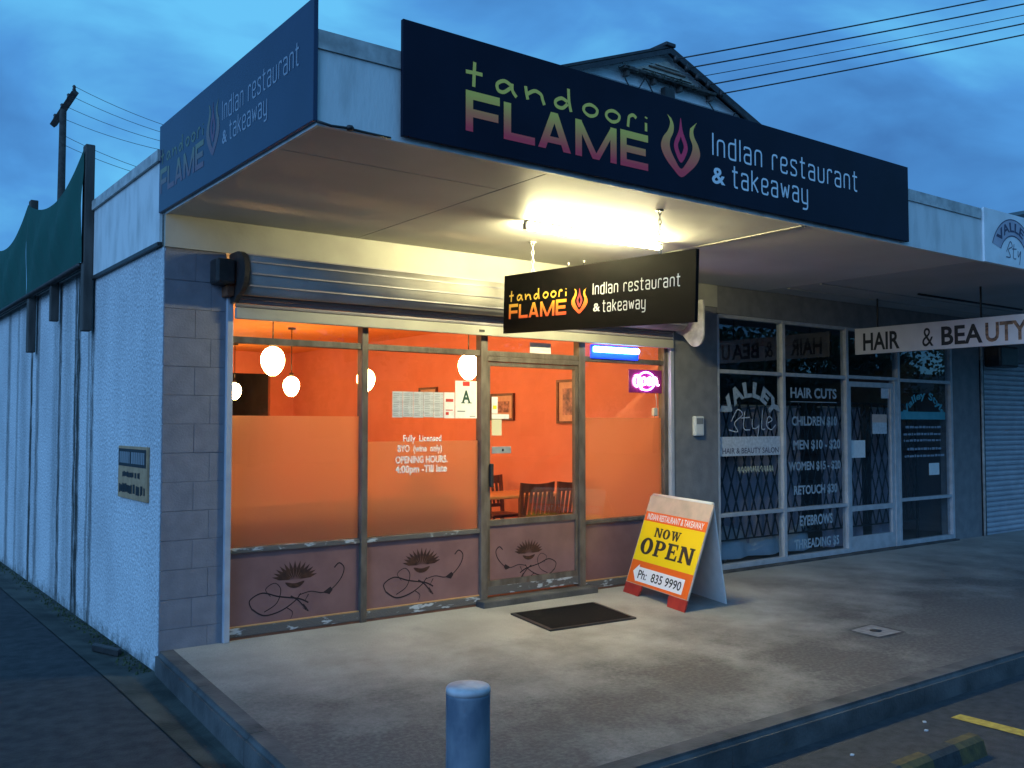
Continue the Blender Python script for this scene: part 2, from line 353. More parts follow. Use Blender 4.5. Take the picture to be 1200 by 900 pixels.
# -- flat print on a plane: O origin, U right, V up, N towards the reader
class Plane:
    def __init__(s, O, U, V):
        s.O = Vector(O); s.U = Vector(U).normalized(); s.V = Vector(V).normalized(); s.N = s.U.cross(s.V)
    def p(s, u, v, w=0): return s.O + s.U * u + s.V * v + s.N * w
def cat(pts, k=6, closed=False):
    P = [Vector((*q, 0)) for q in pts]; n_ = len(P); o = []
    rng = range(n_ if closed else n_ - 1)
    for i in rng:
        if closed: p0, p1, p2, p3 = P[i - 1], P[i], P[(i + 1) % n_], P[(i + 2) % n_]
        else: p0, p1, p2, p3 = P[max(i - 1, 0)], P[i], P[i + 1], P[min(i + 2, n_ - 1)]
        for j in range(k):
            t = j / k; q = .5 * ((2 * p1) + (-p0 + p2) * t + (2 * p0 - 5 * p1 + 4 * p2 - p3) * t * t + (-p0 + 3 * p1 - 3 * p2 + p3) * t ** 3); o.append((q.x, q.y))
    if not closed: o.append(tuple(pts[-1]))
    return o
def rnd(pts, r, k=4):
    """round the corners of an open polyline"""
    o = [pts[0]]
    for i in range(1, len(pts) - 1):
        a, b, c = (Vector(q) for q in (pts[i - 1], pts[i], pts[i + 1]))
        d1 = (a - b); d2 = (c - b); rr = min(r, d1.length * .49, d2.length * .49)
        s_, e_ = b + d1.normalized() * rr, b + d2.normalized() * rr
        for j in range(k + 1):
            t = j / k; q = s_ * (1 - t) ** 2 + b * 2 * t * (1 - t) + e_ * t * t; o.append((q.x, q.y))
    o.append(pts[-1]); return o
class Ink:
    """collects flat shapes on a plane into one printed mesh, each a hair above the last"""
    def __init__(s, pl, lift=.003): s.pl = pl; s.V = []; s.F = []; s.w = lift
    def poly(s, pts):
        k = len(s.V); s.V += [s.pl.p(u, v, s.w) for u, v in pts]; s.F.append(tuple(range(k, k + len(pts)))); s.w += .00004
    def ring(s, a, b):
        k = len(s.V); m_ = len(a); s.V += [s.pl.p(u, v, s.w) for u, v in a] + [s.pl.p(u, v, s.w) for u, v in b]
        s.F += [(k + i, k + (i + 1) % m_, k + m_ + (i + 1) % m_, k + m_ + i) for i in range(m_)]; s.w += .00004
    def stroke(s, pts, w, w2=None):
        P = [Vector(q) for q in pts]; k = len(s.V); n_ = len(P)
        for i, q in enumerate(P):
            t = P[min(i + 1, n_ - 1)] - P[max(i - 1, 0)]
            if t.length < 1e-9: t = Vector((1, 0))
            t.normalize(); nn = Vector((-t.y, t.x)); ww = (w if w2 is None else w + (w2 - w) * i / (n_ - 1)) / 2
            for sg in (1, -1): c = q + nn * ww * sg; s.V.append(s.pl.p(c.x, c.y, s.w))
        s.F += [(k + 2 * i, k + 2 * i + 1, k + 2 * i + 3, k + 2 * i + 2) for i in range(n_ - 1)]; s.w += .00004
    def rect(s, u0, u1, v0, v1): s.poly([(u0, v0), (u1, v0), (u1, v1), (u0, v1)])
    def build(s, name, m, parent=None, smooth=False): return mesh(name, s.V, s.F, m, parent)
    def words(s, name, m, parent, gap):
        """one object for each word: split where the space between letters is wider than gap"""
        U_ = [(v - s.pl.O).dot(s.pl.U) for v in s.V]; fs = sorted((min(U_[i] for i in f), max(U_[i] for i in f), f) for f in s.F); groups = []; end = None
        for a, b, f in fs:
            if end is None or a > end + gap: groups.append([])
            groups[-1].append(f); end = b if end is None else max(end, b)
        for g in groups:
            ids = sorted({i for f in g for i in f}); mp_ = {i: j for j, i in enumerate(ids)}
            mesh(name, [s.V[i] for i in ids], [tuple(mp_[i] for i in f) for f in g], m, parent)
_tc = {}
def glyphs(txt, bold=0., spacing=1.):
    key = (txt, bold, spacing)
    if key not in _tc:
        cu = bpy.data.curves.new('t', 'FONT'); cu.body = txt; cu.offset = bold; cu.resolution_u = 3; cu.space_character = spacing
        o = bpy.data.objects.new('t', cu); COL.objects.link(o); bpy.context.view_layer.update()
        me = bpy.data.meshes.new_from_object(o.evaluated_get(bpy.context.evaluated_depsgraph_get()))
        V = [(v.co.x, v.co.y) for v in me.vertices]; F = [tuple(p.vertices) for p in me.polygons]
        bpy.data.objects.remove(o); bpy.data.curves.remove(cu); bpy.data.meshes.remove(me); _tc[key] = (V, F)
    return _tc[key]
def text(ink, txt, u0, u1, v0, v1, bold=0., spacing=1., warp=None):
    V, F = glyphs(txt, bold, spacing); xs = [v[0] for v in V]; ys = [v[1] for v in V]
    a, b, c, d = min(xs), max(xs), min(ys), max(ys); k = len(ink.V)
    for x, y in V:
        u = u0 + (x - a) / (b - a) * (u1 - u0); v = v0 + (y - c) / (d - c) * (v1 - v0)
        if warp: u, v = warp(u, v)
        ink.V.append(ink.pl.p(u, v, ink.w))
    ink.F += [tuple(k + i for i in f) for f in F]; ink.w += .00004
# monoline condensed letters used on the restaurant's signs
MONO = {
 'i': (0, [[(0, 0), (0, 1.36)]]), 'n': (.5, [[(0, 0), (0, 1), (.5, 1), (.5, 0)]]), 'd': (.5, [[(.5, 0), (0, 0), (0, 1), (.5, 1)], [(.5, -.04), (.5, 1.36)]]),
 'a': (.5, [[(0, .82), (0, 1), (.5, 1), (.5, -.04)], [(.5, .56), (0, .56), (0, 0), (.5, 0)]]), 'r': (.36, [[(0, 0), (0, 1), (.36, 1), (.36, .84)]]),
 'e': (.5, [[(.5, .2), (.5, 0), (0, 0), (0, 1), (.5, 1), (.5, .5), (.04, .5)]]), 's': (.46, [[(.46, .82), (.46, 1), (0, 1), (0, .6), (.46, .42), (.46, 0), (0, 0), (0, .18)]]),
 't': (.4, [[(.14, 1.36), (.14, 0), (.4, 0)], [(-.04, 1), (.4, 1)]]), 'u': (.5, [[(0, 1), (0, 0), (.5, 0), (.5, 1)]]),
 'k': (.5, [[(0, 0), (0, 1.36)], [(.5, 1), (.04, .48)], [(.14, .58), (.5, 0)]]), 'w': (.7, [[(0, 1), (.17, 0), (.35, .9), (.53, 0), (.7, 1)]]),
 'y': (.5, [[(0, 1), (0, 0), (.5, 0)], [(.5, 1), (.5, -.4), (.06, -.4)]])}
def mono(ink, txt, u0, u1, v0, xh, w, gap=.34, sp=.55):
    tot = sum((MONO[c][0] + gap) if c != ' ' else sp for c in txt) - gap; sc = (u1 - u0) / tot; x = u0
    for c in txt:
        if c == ' ': x += sp * sc; continue
        wd, strokes = MONO[c]
        for s_ in strokes:
            ink.stroke(rnd([(x + p[0] * sc, v0 + p[1] * xh) for p in s_], .2 * sc), w)
        x += (wd + gap) * sc
def tandoori(ink, u0, u1, v0, h, w, rise=0):
    """hand-drawn letters, h = x-height"""
    L_ = [(0, [[(.45, 1.95), (.42, .9), (.40, 0)], [(0, 1.05), (.4, 1.1), (.85, 1.12)]]),
          (1.55, [[(.82, .88), (.45, 1.1), (.08, .75), (.12, .25), (.42, .2), (.80, .70)], [(.86, 1.05), (.88, .5), (1.1, .05)]]),
          (3.15, [[(0, 1.15), (.05, .6), (.12, .1)], [(.1, .55), (.5, .95), (.85, .8), (.95, .4), (1.05, 0)]]),
          (4.75, [[(.8, .75), (.45, .95), (.1, .6), (.15, .2), (.5, .15), (.8, .6)], [(.85, 1.9), (.88, .9), (1.0, 0)]]),
          (6.45, 'o'),
          (7.85, 'o'),
          (9.2, [[(.1, 0), (.14, .6), (.2, .95), (.45, 1.15), (.65, .95)]]),
          (10.3, [[(.2, .75), (.2, 0)], [(.2, 1.15), (.22, 1.3)]])]
    sc = (u1 - u0) / 10.55
    for x, ss in L_:
        if ss == 'o':
            o1 = [(.5, 1.05), (.12, .80), (.08, .38), (.42, .08), (.80, .30), (.88, .78)]; c_o = (.48, .56); q = cat(o1, 5, True); rs = [math.hypot((p[0] - c_o[0]) * sc, (p[1] - c_o[1]) * h) for p in q]
            P_ = [((x + p[0]) * sc + u0, v0 + p[1] * h) for p in q]; C_ = (u0 + (x + c_o[0]) * sc, v0 + c_o[1] * h)
            def off(f): return [(C_[0] + (p[0] - C_[0]) * (1 + f * w / 2 / r), C_[1] + (p[1] - C_[1]) * (1 + f * w / 2 / r)) for p, r in zip(P_, rs)]
            ink.ring(off(1), off(-1)); continue
        for s_ in ss:
            ink.stroke(cat([(u0 + (x + p[0]) * sc, v0 + p[1] * h) for p in s_], 5), w)
def FLAME(ink, u0, u1, v0, v1):
    W_, H = u1 - u0, v1 - v0; s = .2
    def q(a, pts): ink.poly([(u0 + W_ * x, v0 + H * y) for x, y in pts])
    t = .035
    q(0, [(0, 0), (t, 0), (t, 1), (0, 1)]); q(0, [(t, .79), (.165, .79), (.165, 1), (t, 1)]); q(0, [(t, .36), (.158, .36), (.158, .56), (t, .56)])
    q(0, [(.185, 0), (.222, 0), (.222, .94), (.185, .94)]); q(0, [(.222, 0), (.345, 0), (.345, .2), (.222, .2)])
    q(0, [(.362, 0), (.402, 0), (.468, .98), (.430, .98)]); q(0, [(.430, .98), (.468, .98), (.54, 0), (.498, 0)]); q(0, [(.412, .17), (.486, .17), (.478, .34), (.424, .34)])
    q(0, [(.565, 0), (.602, 0), (.602, .97), (.565, .97)]); q(0, [(.768, 0), (.805, 0), (.805, .97), (.768, .97)]); q(0, [(.598, .97), (.565, .97), (.663, .0), (.702, .0)]); q(0, [(.772, .97), (.805, .97), (.702, .0), (.667, .0)])
    q(0, [(.828, 0), (.866, 0), (.866, 1), (.828, 1)])
    for y in (0, .4, .8): q(0, [(.866, y), (1 if y != .4 else .985, y), (1 if y != .4 else .985, y + .2), (.866, y + .2)])
FL_O = [(-.34, 1.0), (-.27, .88), (-.33, .73), (-.45, .60), (-.5, .44), (-.40, .27), (-.2, .11), (0, 0), (.2, .11), (.40, .27), (.5, .44), (.45, .60), (.35, .73), (.33, .85), (.42, .99)]
FL_I = [(.24, .86), (.23, .72), (.30, .58), (.27, .44), (.15, .27), (0, .14), (-.15, .27), (-.27, .44), (-.27, .58), (-.19, .72), (-.18, .85), (-.24, .95)]
def flame(ink, cu, v0, w, h):
    ink.poly([(cu + w * x, v0 + h * y) for x, y in cat(FL_O, 4)[:-1] + [FL_O[-1]] + cat(FL_I, 4)])
def flame_core(ink, cu, v0, w, h):
    A = [(0, 1.0), (.05, .78), (.16, .58), (.16, .44), (0, .24), (-.16, .44), (-.16, .58), (-.05, .78)]
    B = [(0, .68), (.03, .62), (.07, .55), (.065, .48), (0, .38), (-.065, .48), (-.07, .55), (-.03, .62)]
    ink.ring([(cu + w * x, v0 + h * y) for x, y in cat(A, 4, True)], [(cu + w * x, v0 + h * y) for x, y in cat(B, 4, True)])

# ================================================================== GROUND
def sheet(name, xs, ys, zf, m, parent=None):
    V = [(x, y, zf(x, y)) for y in ys for x in xs]; nx = len(xs)
    F = [(j * nx + i, j * nx + i + 1, (j + 1) * nx + i + 1, (j + 1) * nx + i) for j in range(len(ys) - 1) for i in range(nx - 1)]
    return mesh(name, V, F, m, parent)
def lin(a, b, k): return [a + (b - a) * i / k for i in range(k + 1)]
g_ = sheet('ground', [-300, -60, 60, 300], [-300, -60, 60, 300], lambda x, y: -.26, 'asphalt'); g_['kind'] = 'structure'
r_ = sheet('road', [-40, -10, 0, 10, 40, 120], [-26, -16, -10, -7, -3.36], lambda x, y: -.21, 'road_asphalt'); r_['kind'] = 'structure'
dz = lambda y: -.15 + .018 * min(0, y)
d_ = sheet('driveway', [-6, -4, -2, -.31], [-3.36, -2.5, -1.5, -.5, 0, 3, 8, 16], lambda x, y: dz(y), 'asphalt'); d_['kind'] = 'structure'
ch = sheet('gutter_channel', [-.31, -.15, .02], [-3.36, -2.5, -1.5, -.5, 0, 3, 8, 16], lambda x, y: dz(y) + (.006 if x < -.2 else -.012 if x < -.1 else .004), 'channel'); ch['kind'] = 'structure'
FZ = lambda x, y: .02 * y
def fp_left(y): return -.02 + .055 * y if y > -3.0 else -.185 + (-3.0 - y) ** 2 * 2.2
ys = [.02, -.4, -.8, -1.2, -1.6, -2.0, -2.4, -2.8, -3.1, -3.264]
V = []; F = []; xr = [0, .12, .5, 1, 2, 3, 4, 5, 6, 8, 10, 12, 15]
for y in ys:
    L0 = fp_left(y) + .098
    for i, x in enumerate(xr): X = L0 + (x / 15) * (18 - L0); V.append((X, y, FZ(X, y)))
nx = len(xr); F = [(j * nx + i, (j + 1) * nx + i, (j + 1) * nx + i + 1, j * nx + i + 1) for j in range(len(ys) - 1) for i in range(nx - 1)]
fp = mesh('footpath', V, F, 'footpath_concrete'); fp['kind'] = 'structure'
# kerb stones: along the street and round the driveway side
def kerbstone(poly, zt, zb, outer):
    k = len(poly); V = [(x, y, zb) for x, y in poly] + [(x, y, zt(x, y)) for x, y in poly]
    F = [tuple(reversed(range(k))), tuple(range(k, 2 * k))] + [(i, (i + 1) % k, k + (i + 1) % k, k + i) for i in range(k)]
    o = mesh('kerb_stone', V, F, 'kerb', fp)
    bm = bmesh.new(); bm.from_mesh(o.data); bmesh.ops.recalc_face_normals(bm, faces=bm.faces[:]); bm.verts.ensure_lookup_table()
    eds = [bm.edges.get((bm.verts[k + i], bm.verts[k + j])) for i, j in outer]
    bmesh.ops.bevel(bm, geom=eds, offset=.028, segments=3, affect='EDGES'); bm.to_mesh(o.data); bm.free()
x = .06
while x < 18:
    x2 = x + 1.8; kerbstone([(x + .001, -3.38), (x2 - .001, -3.38), (x2 - .001, -3.241), (x + .001, -3.241)], lambda a, b: .02 * b + .0015, -.24, [(0, 1)]); x = x2
yk = lin(-.0, -2.85, 3)
for i in range(3):
    a, b = yk[i] - .003, yk[i + 1] + .003
    kerbstone([(fp_left(a), a), (fp_left(a) + .12, a), (fp_left(b) + .12, b), (fp_left(b), b)], lambda q, b_: .02 * b_ + .0015, -.25, [(3, 0)])
kerbstone([(fp_left(-2.86), -2.86), (fp_left(-2.86) + .12, -2.86), (.02, -3.10), (.055, -3.245), (.055, -3.38), (-.06, -3.35), (-.15, -3.2)], lambda q, b_: .02 * b_ + .0015, -.24, [(4, 5), (5, 6), (6, 0)])
# painted bay line, wheel stop, litter, cover
yl = thing('parking_line', (3.6, -4.4, -.206), 'worn yellow painted parking bay line on the asphalt by the kerb', 'road marking')
sheet('paint', [3.56, 3.67], [-6.6, -6, -5, -4.4, -3.6], lambda x, y: -.206, 'yellow_line', yl)
ws = thing('wheel_stop', (2.1, -3.97, -.21), 'low black and yellow striped wheel stop beside the kerb', 'wheel stop')
for i in range(7):
    a = 1.35 + i * .25; prism('segment', [(-4.05, -.211), (-4.03, -.135), (-4.0, -.115), (-3.95, -.115), (-3.92, -.135), (-3.90, -.211)], 0, a, a + .2495, 'stop_yellow' if i % 2 == 0 else 'stop_black', ws)
bm_ = 0
for (x, y) in ((3.22, -3.64), (2.53, -3.62), (3.36, -3.55)):
    a = random.random() * 3; s_ = .011
    P = [(x + math.cos(a + t) * s_ * (1 + .5 * random.random()), y + math.sin(a + t) * s_) for t in (0, 1.6, 3.1, 4.6)]
    o = prism('paper_scrap', P, 2, -.2095, -.203, 'litter'); tag(o, 'tiny white paper scrap lying in the gutter near the wheel stop', 'litter', 'paper scraps in the gutter')
cv = thing('access_cover', (4.68, -2.41, -.048), 'small rusty square access cover set into the footpath', 'manhole cover')
c4 = [(4.50, -2.27), (4.86, -2.25), (4.83, -2.57), (4.47, -2.56)]
def slab(name, P, z0, z1, m, parent): return prism(name, P, 2, z0, z1, m, parent)
kv = Vector((4.665, -2.4125)); 
V = []; F = []
for s_, dzz in ((1, .004), (.86, .005)):
    for q in c4: p_ = kv + (Vector(q) - kv) * s_; V.append((p_.x, p_.y, .02 * p_.y + dzz))
F = [(i, (i + 1) % 4, 4 + (i + 1) % 4, 4 + i) for i in range(4)]
mesh('rim', V, F, 'kerb', cv)
V = [];
for q in c4: p_ = kv + (Vector(q) - kv) * .83; V.append((p_.x, p_.y, .02 * p_.y + .0035))
mesh('lid', V, [(0, 1, 2, 3)], 'cover_iron', cv)
lathe('lifting_eye', [(.045, 0), (.045, .004), (.02, .005)], (kv.x, kv.y, .02 * kv.y + .0036), 'dark_metal', cv, 12)
# strip of moss and debris along the side wall, loose timber offcut
V = []; F = []; random.seed(3)
for i in range(900):
    y = .1 + 9 * random.random() ** 1.3; x = -.01 - abs(random.gauss(0, .05)); s_ = .006 + .013 * random.random(); z = dz(y) + (.006 if x < -.2 else 0); k = len(V); a = random.random() * 6
    V += [(x + s_ * math.cos(a), y + s_ * math.sin(a), z - .014), (x + s_ * math.cos(a + 2), y + s_ * math.sin(a + 2), z - .014), (x + s_ * math.cos(a + 4), y + s_ * math.sin(a + 4), z - .014), (x, y, z + s_ * .8)]
    F += [(k, k + 1, k + 3), (k + 1, k + 2, k + 3), (k + 2, k, k + 3)]
mo = mesh('moss', V, F, 'moss'); mo['kind'] = 'stuff'; mo['label'] = 'dark moss and leaf debris along the foot of the stucco side wall'
bl = thing('timber_offcut', (-.12, .85, -.158), 'short dark piece of timber lying against the stucco wall base', 'timber')
o = prism('plank', [(-.20, .98), (-.16, 1.03), (-.05, .72), (-.09, .67)], 2, -.153, -.105, 'dark_metal', bl); bevel(o, .006)

# ================================================================== RESTAURANT BUILDING
B = thing('restaurant_building', (2.5, 4.5, 0), 'corner shop with white stucco side wall, grey block pillar and lit orange dining room', 'shop')
# side wall
prism('side_wall', [(.012, -.25), (14, -.25), (14, 2.90), (2.03, 2.90), (2.03, 3.40), (.012, 3.40)], 0, 0.0, .19, 'stucco', B)
cap = box('parapet_panel', (-.022, -.002, .05, 2.0, 2.80, 3.36), 'fascia_white', B)
box('coping', (-.045, .21, .04, 2.06, 3.362, 3.44), 'metal_cap', cap)
box('drip_strip', (-.034, -.003, .05, 2.0, 2.772, 2.798), 'dark_metal', cap)
box('wall_coping', (-.03, .20, 2.07, 14, 2.902, 2.93), 'metal_cap', B)
# block pillar, courses of 0.2 m, real blocks with recessed joints
pil = box('block_pillar', (.012, .434, .0035, .19, -.2, 2.76), 'mortar', B)
bl1 = None
zc = -.06; c_ = 0; cache = {}
while zc < 2.72:
    h = .1955 if zc + .2 < 2.76 else 2.755 - zc
    segs = [(.004, .436)] if c_ % 2 == 0 else [(.004, .2175), (.2205, .436)]
    if c_ % 2 == 0: segs = [(.004, .3285), (.3315, .436)]
    for a, b in segs:
        key = (round(a, 3), round(b, 3), round(h, 3))
        if key in cache:
            o = cache[key].copy(); o.location = Vector(((a + b) / 2, .05, zc)) - WLOC[pil.name]; o.location.y += random.uniform(-.0012, .0012); COL.objects.link(o); o.parent = pil
        else:
            o = box('block', (a, b, 0, .1, zc, zc + h), 'block_paint', pil, .0018); cache[key] = o
    zc += .2; c_ += 1
# beam over the shopfront, corner return, pillars
box('lintel_beam', (.0, 5.66, -.012, .19, 2.762, 2.99), 'cream', B)
box('dividing_pillar', (4.985, 5.655, -.004, .19, -.1, 2.759), 'pillar_paint', B)
# room shell
rm = box('dining_room_wall', (4.985, 5.10, .192, 9.3, -.02, 2.80), 'orange_wall', B)
box('dining_room_wall', (.19, .25, .06, 9.3, -.02, 2.80), 'orange_wall', B)
boxes('back_wall', [(.25, 3.05, 9.2, 9.3, -.02, 2.80), (3.05, 4.55, 9.2, 9.3, 2.42, 2.80), (4.55, 4.985, 9.2, 9.3, -.02, 2.80)], 'orange_wall', B)
boxes('kitchen_passage', [(2.9, 3.0, 9.3, 11.5, -.02, 2.6), (4.65, 4.75, 9.3, 11.5, -.02, 2.6), (2.9, 4.75, 11.5, 11.6, -.02, 2.6), (2.9, 4.75, 9.301, 11.6, 2.6, 2.7)], 'salon_wall', B)
box('dining_room_ceiling', (.19, 5.10, .10, 9.3, 2.802, 2.86), 'orange_ceiling', B)
box('dining_room_floor', (.19, 5.10, .02, 11.6, -.08, .02), 'floor_tile', B)
box('roof', (.19, 5.66, .19, 14, 2.995, 3.08), 'roof_dark', B)
# ---- shopfront joinery.  bays: 0.48 | 1.557 | 2.70 | 3.81 | 4.95
TF = 'timber_frame'; Y0, Y1 = .02, .09
box('jamb', (.437, .482, -.03, .10, .0, 2.46), 'jamb', B, .004)
for x, w in ((1.557, .055), (2.70, .07), (3.805, .075)):
    box('mullion', (x - w / 2, x + w / 2, Y0 - .012, Y1, .0, 2.46), TF, B, .004)
box('mullion', (4.885, 4.935, Y0 - .012, Y1, .0, 2.46), TF, B, .004)
box('jamb', (4.937, 4.983, -.03, .10, .0, 2.46), 'jamb', B, .004)
bays = [(.484, 1.5285), (1.5855, 2.664), (2.736, 3.766), (3.844, 4.884)]
for i, (a, b) in enumerate(bays):
    box('transom', (a, b, Y0, Y1, 2.125, 2.172), TF, B, .003)
    if i != 2:
        box('bottom_rail', (a, b, Y0 - .004, Y1, .02, .082), 'flaked_sill', B, .003)
        box('sill_rail', (a, b, Y0, Y1, .612, .648), 'flaked_sill' if i < 2 else TF, B, .003)
        pn = box('window_pane', (a, b, .05, .056, .650, 2.123), 'glass', B)
        box('frost_film', (a + .001, b - .001, .0585, .0592, .652, 1.60 if i != 1 else 1.40), 'frost_film', pn)
        lp = box('lower_panel', (a, b, .045, .056, .084, .610), 'mauve_panel', B)
        box('lower_panel_bead', (a, b, .03, .0445, .0835, .092), 'table_wood', lp)  # orange strip coloured as the light leaking along the panel foot
    box('fanlight_pane', (a, b, .05, .056, 2.174, 2.46), 'glass', B)
box('soffit_board', (.44, 4.985, .0, .19, 2.462, 2.50), TF, B)
# threshold step
o = box('door_step', (2.62, 3.90, -.10, .10, -.05, .055), 'kerb', B, .012)
# the door: frame, pane, kick panel, plate, handle, notices
a, b = bays[2]
dr = boxes('door', [(a + .003, a + .034, .025, .07, .20, 2.075), (b - .034, b - .003, .025, .07, .20, 2.075), (a + .034, b - .034, .025, .07, 2.042, 2.075), (a + .034, b - .034, .025, .07, .665, .715), (a + .003, b - .003, .025, .07, .075, .198)], TF, B)
box('door_header', (a, b, .01, .08, 2.08, 2.123), TF, B, .003)
box('door_pane', (a + .034, b - .034, .045, .051, .715, 2.042), 'glass', dr)
kp = box('kick_panel', (a + .034, b - .034, .04, .052, .20, .665), 'mauve_panel', dr)
box('push_plate', (a + .045, a + .25, .012, .02, 1.285, 1.345), 'steel_plate', dr, .003)
tube('keyhole', [(a + .16, .0115, 1.315), (a + .16, .010, 1.315)], .012, 'ink', dr)
box('pull_handle', (a + .018, a + .048, -.012, .02, 1.0, 1.20), 'ink', dr, .006)
sd = box('flaked_kick_rail', (a + .004, b - .004, .019, .0245, .078, .15), 'flaked_sill', dr)
box('fanlight_notice', (3.22, 3.46, .0445, .0492, 2.176, 2.27), 'paper_grey', B)
# lotus motifs printed on the lower panels
PF = lambda y: Plane((0, y, 0), (1, 0, 0), (0, 0, 1))
def lotus(cx, cz, s, y, parent, flip=1):
    k = Ink(PF(y), .002)
    def st(pts, w, w2=None): k.stroke(cat([(cx + flip * s * u, cz + s * v) for u, v in pts], 6), w * s * .72, None if w2 is None else w2 * s * .72)
    st([(-1.05, -.62), (-.75, -.80), (-.35, -.74), (.0, -.55), (.15, -.38)], .05, .03)
    st([(-.1, -.42), (.1, -.55), (.3, -.78)], .05, .03)
    st([(-1.05, -.62), (-1.1, -.42), (-.8, -.28), (-.4, -.40), (.1, -.50), (.35, -.62)], .035, .05)
    st([(-.75, -.72), (-.45, -.55), (-.35, -.25), (-.5, -.08), (-.72, -.2), (-.6, -.38)], .03, .02)
    st([(.1, -.42), (.4, -.36), (.7, -.42), (.95, -.36), (1.2, -.12), (1.28, .12), (1.15, .25), (1.02, .15)], .025, .045)
    st([(-.2, -.68), (-.05, -.8), (-.1, -.95)], .03, .012); st([(.22, -.64), (.35, -.82), (.2, -.72)], .03, .012); st([(.35, -.42), (.25, -.58)], .03, .015)
    k.poly([(cx + flip * s * u, cz + s * v) for u, v in ((.72, -.42), (.92, -.30), (.98, -.38), (.90, -.48))])
    o1 = k.build('scroll_motif', 'motif', parent)
    k = Ink(PF(y), .0021)
    for i in (-6, 6, -5, 5, -4, 4, -3, 3, -2, 2, -1, 1, 0):
        a_ = i * R(13.2); r1 = .50 - .006 * abs(i); p0 = (cx + s * .13 * i / 6, cz - .04 * s)
        p1 = (cx + s * r1 * math.sin(a_) * 1.25, cz - .02 * s + s * r1 * math.cos(a_) * .86); mx_ = (p0[0] * .42 + p1[0] * .58, p0[1] * .42 + p1[1] * .58)
        d = Vector((p1[0] - p0[0], p1[1] - p0[1])).normalized(); nn = Vector((-d.y, d.x)) * s * .043
        k.poly([p0, (mx_[0] - nn.x, mx_[1] - nn.y), p1, (mx_[0] + nn.x, mx_[1] + nn.y)])
    k.poly([(cx + s * u, cz + s * v) for u, v in cat([(-.24, -.09), (0, -.13), (.24, -.09), (.15, -.20), (0, -.24), (-.15, -.20)], 4, True)])
    k.build('lotus_motif', 'motif_warm', parent)
lps = [o for o in bpy.data.objects if o.name.startswith('lower_panel') and 'bead' not in o.name]
lotus(1.0, .395, .315, .045, lps[0]); lotus(2.1, .405, .315, .045, lps[1]); lotus(3.2, .41, .28, .04, kp, -1)
# ---- roller shutter rolled up above the shopfront
sh = prism('shutter_roll', [(-.005 - .0, 2.74)] + [(-.15 + .15 * math.sin(t), 2.60 + .145 * math.cos(t)) for t in lin(0, -math.pi, 14)] + [(-.005, 2.47)], 0, .50, 4.93, 'shutter_metal', B, True)
for k_ in range(4):
    an = R(-28 - k_ * 34); box('roll_rib', (.505, 4.925, -.15 + .153 * math.sin(an) - .004, -.15 + .153 * math.sin(an) + .004, 2.60 + .148 * math.cos(an) - .005, 2.60 + .148 * math.cos(an) + .005), 'shutter_curtain', sh)
for i in range(3):
    z = 2.374 + i * .030; o = prism('curtain_slat', [(-.05, z), (-.062, z + .004), (-.066, z + .014), (-.062, z + .026), (-.05, z + .0295)], 0, .484, 4.935, 'shutter_curtain', B)
br = box('bottom_bar', (.484, 4.935, -.075, -.04, 2.290, 2.372), 'cream', B, .006)
box('lock_plate', (2.585, 2.64, -.079, -.0745, 2.318, 2.338), 'ink', br)
def endplate(x0, x1, m):
    P = [(0.0, 2.756), (-.10, 2.756)] + [(-.16 + .15 * math.sin(t), 2.60 + .155 * math.cos(t)) for t in lin(0, -math.pi, 12)] + [(-.10, 2.40), (0, 2.40)]
    return prism('shutter_end_plate', P, 0, x0, x1, m, B)
prism('shutter_end_plate', [(-.003, 2.756), (-.36, 2.756), (-.37, 2.70), (-.37, 2.44)] + [(-.26 + .11 * math.cos(t), 2.42 + .12 * math.sin(t)) for t in lin(math.pi, 1.75 * math.pi, 8)] + [(-.10, 2.42), (-.003, 2.46)], 0, 5.04, 5.06, 'metal_cap', B)
box('roll_axle', (4.932, 5.038, -.19, -.11, 2.56, 2.64), 'dark_metal', B)
e1 = endplate(.455, .49, 'dark_metal')
o = box('motor_box', (.31, .45, -.16, -.006, 2.52, 2.70), 'dark_metal', e1, .02)
box('bracket', (.40, .452, -.12, -.004, 2.44, 2.515), 'rust', e1, .006)
# ---- canopy
cn = box('canopy', (.02, 6.37, -2.40, .19, 3.06, 3.20), 'roof_dark', B)
XE = [.0, 1.46, 3.87, 6.375]
def sz(y): return 2.99
for (x0, x1, y0, y1) in ((0.02, 1.457, -2.40, -1.923), (.02, 1.457, -1.917, -.014), (1.463, 3.867, -2.40, -.014), (3.873, 6.372, -2.40, -.014)):
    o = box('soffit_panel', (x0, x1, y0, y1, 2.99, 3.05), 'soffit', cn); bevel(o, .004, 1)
o = box('joint_strip', (3.845, 3.895, -2.39, -.02, 2.984, 2.9895), 'cream', cn)
box('fascia', (.0, 6.375, -2.425, -2.402, 2.985, 3.36), 'fascia_white', cn)
box('fascia_cap', (-.004, 6.375, -2.436, -2.37, 3.362, 3.455), 'metal_cap', cn)
box('fascia_cover_strip', (5.06, 5.09, -2.434, -2.426, 3.0, 3.36), 'metal_cap', cn)
box('side_fascia', (-.0, .018, -2.40, -.01, 2.985, 3.45), 'fascia_white', cn)
V = []
tube('cable', [(-.005, -2.437, 3.00), (.07, -2.439, 2.99), (.15, -2.438, 2.996), (.25, -2.439, 2.992), (.40, -2.438, 2.99)], .007, 'dark_metal', cn, 6)
lathe('cable_clip', [(.014, -.012), (.022, 0), (.014, .012)], (.17, -2.44, 2.998), 'dark_metal', cn, 8)

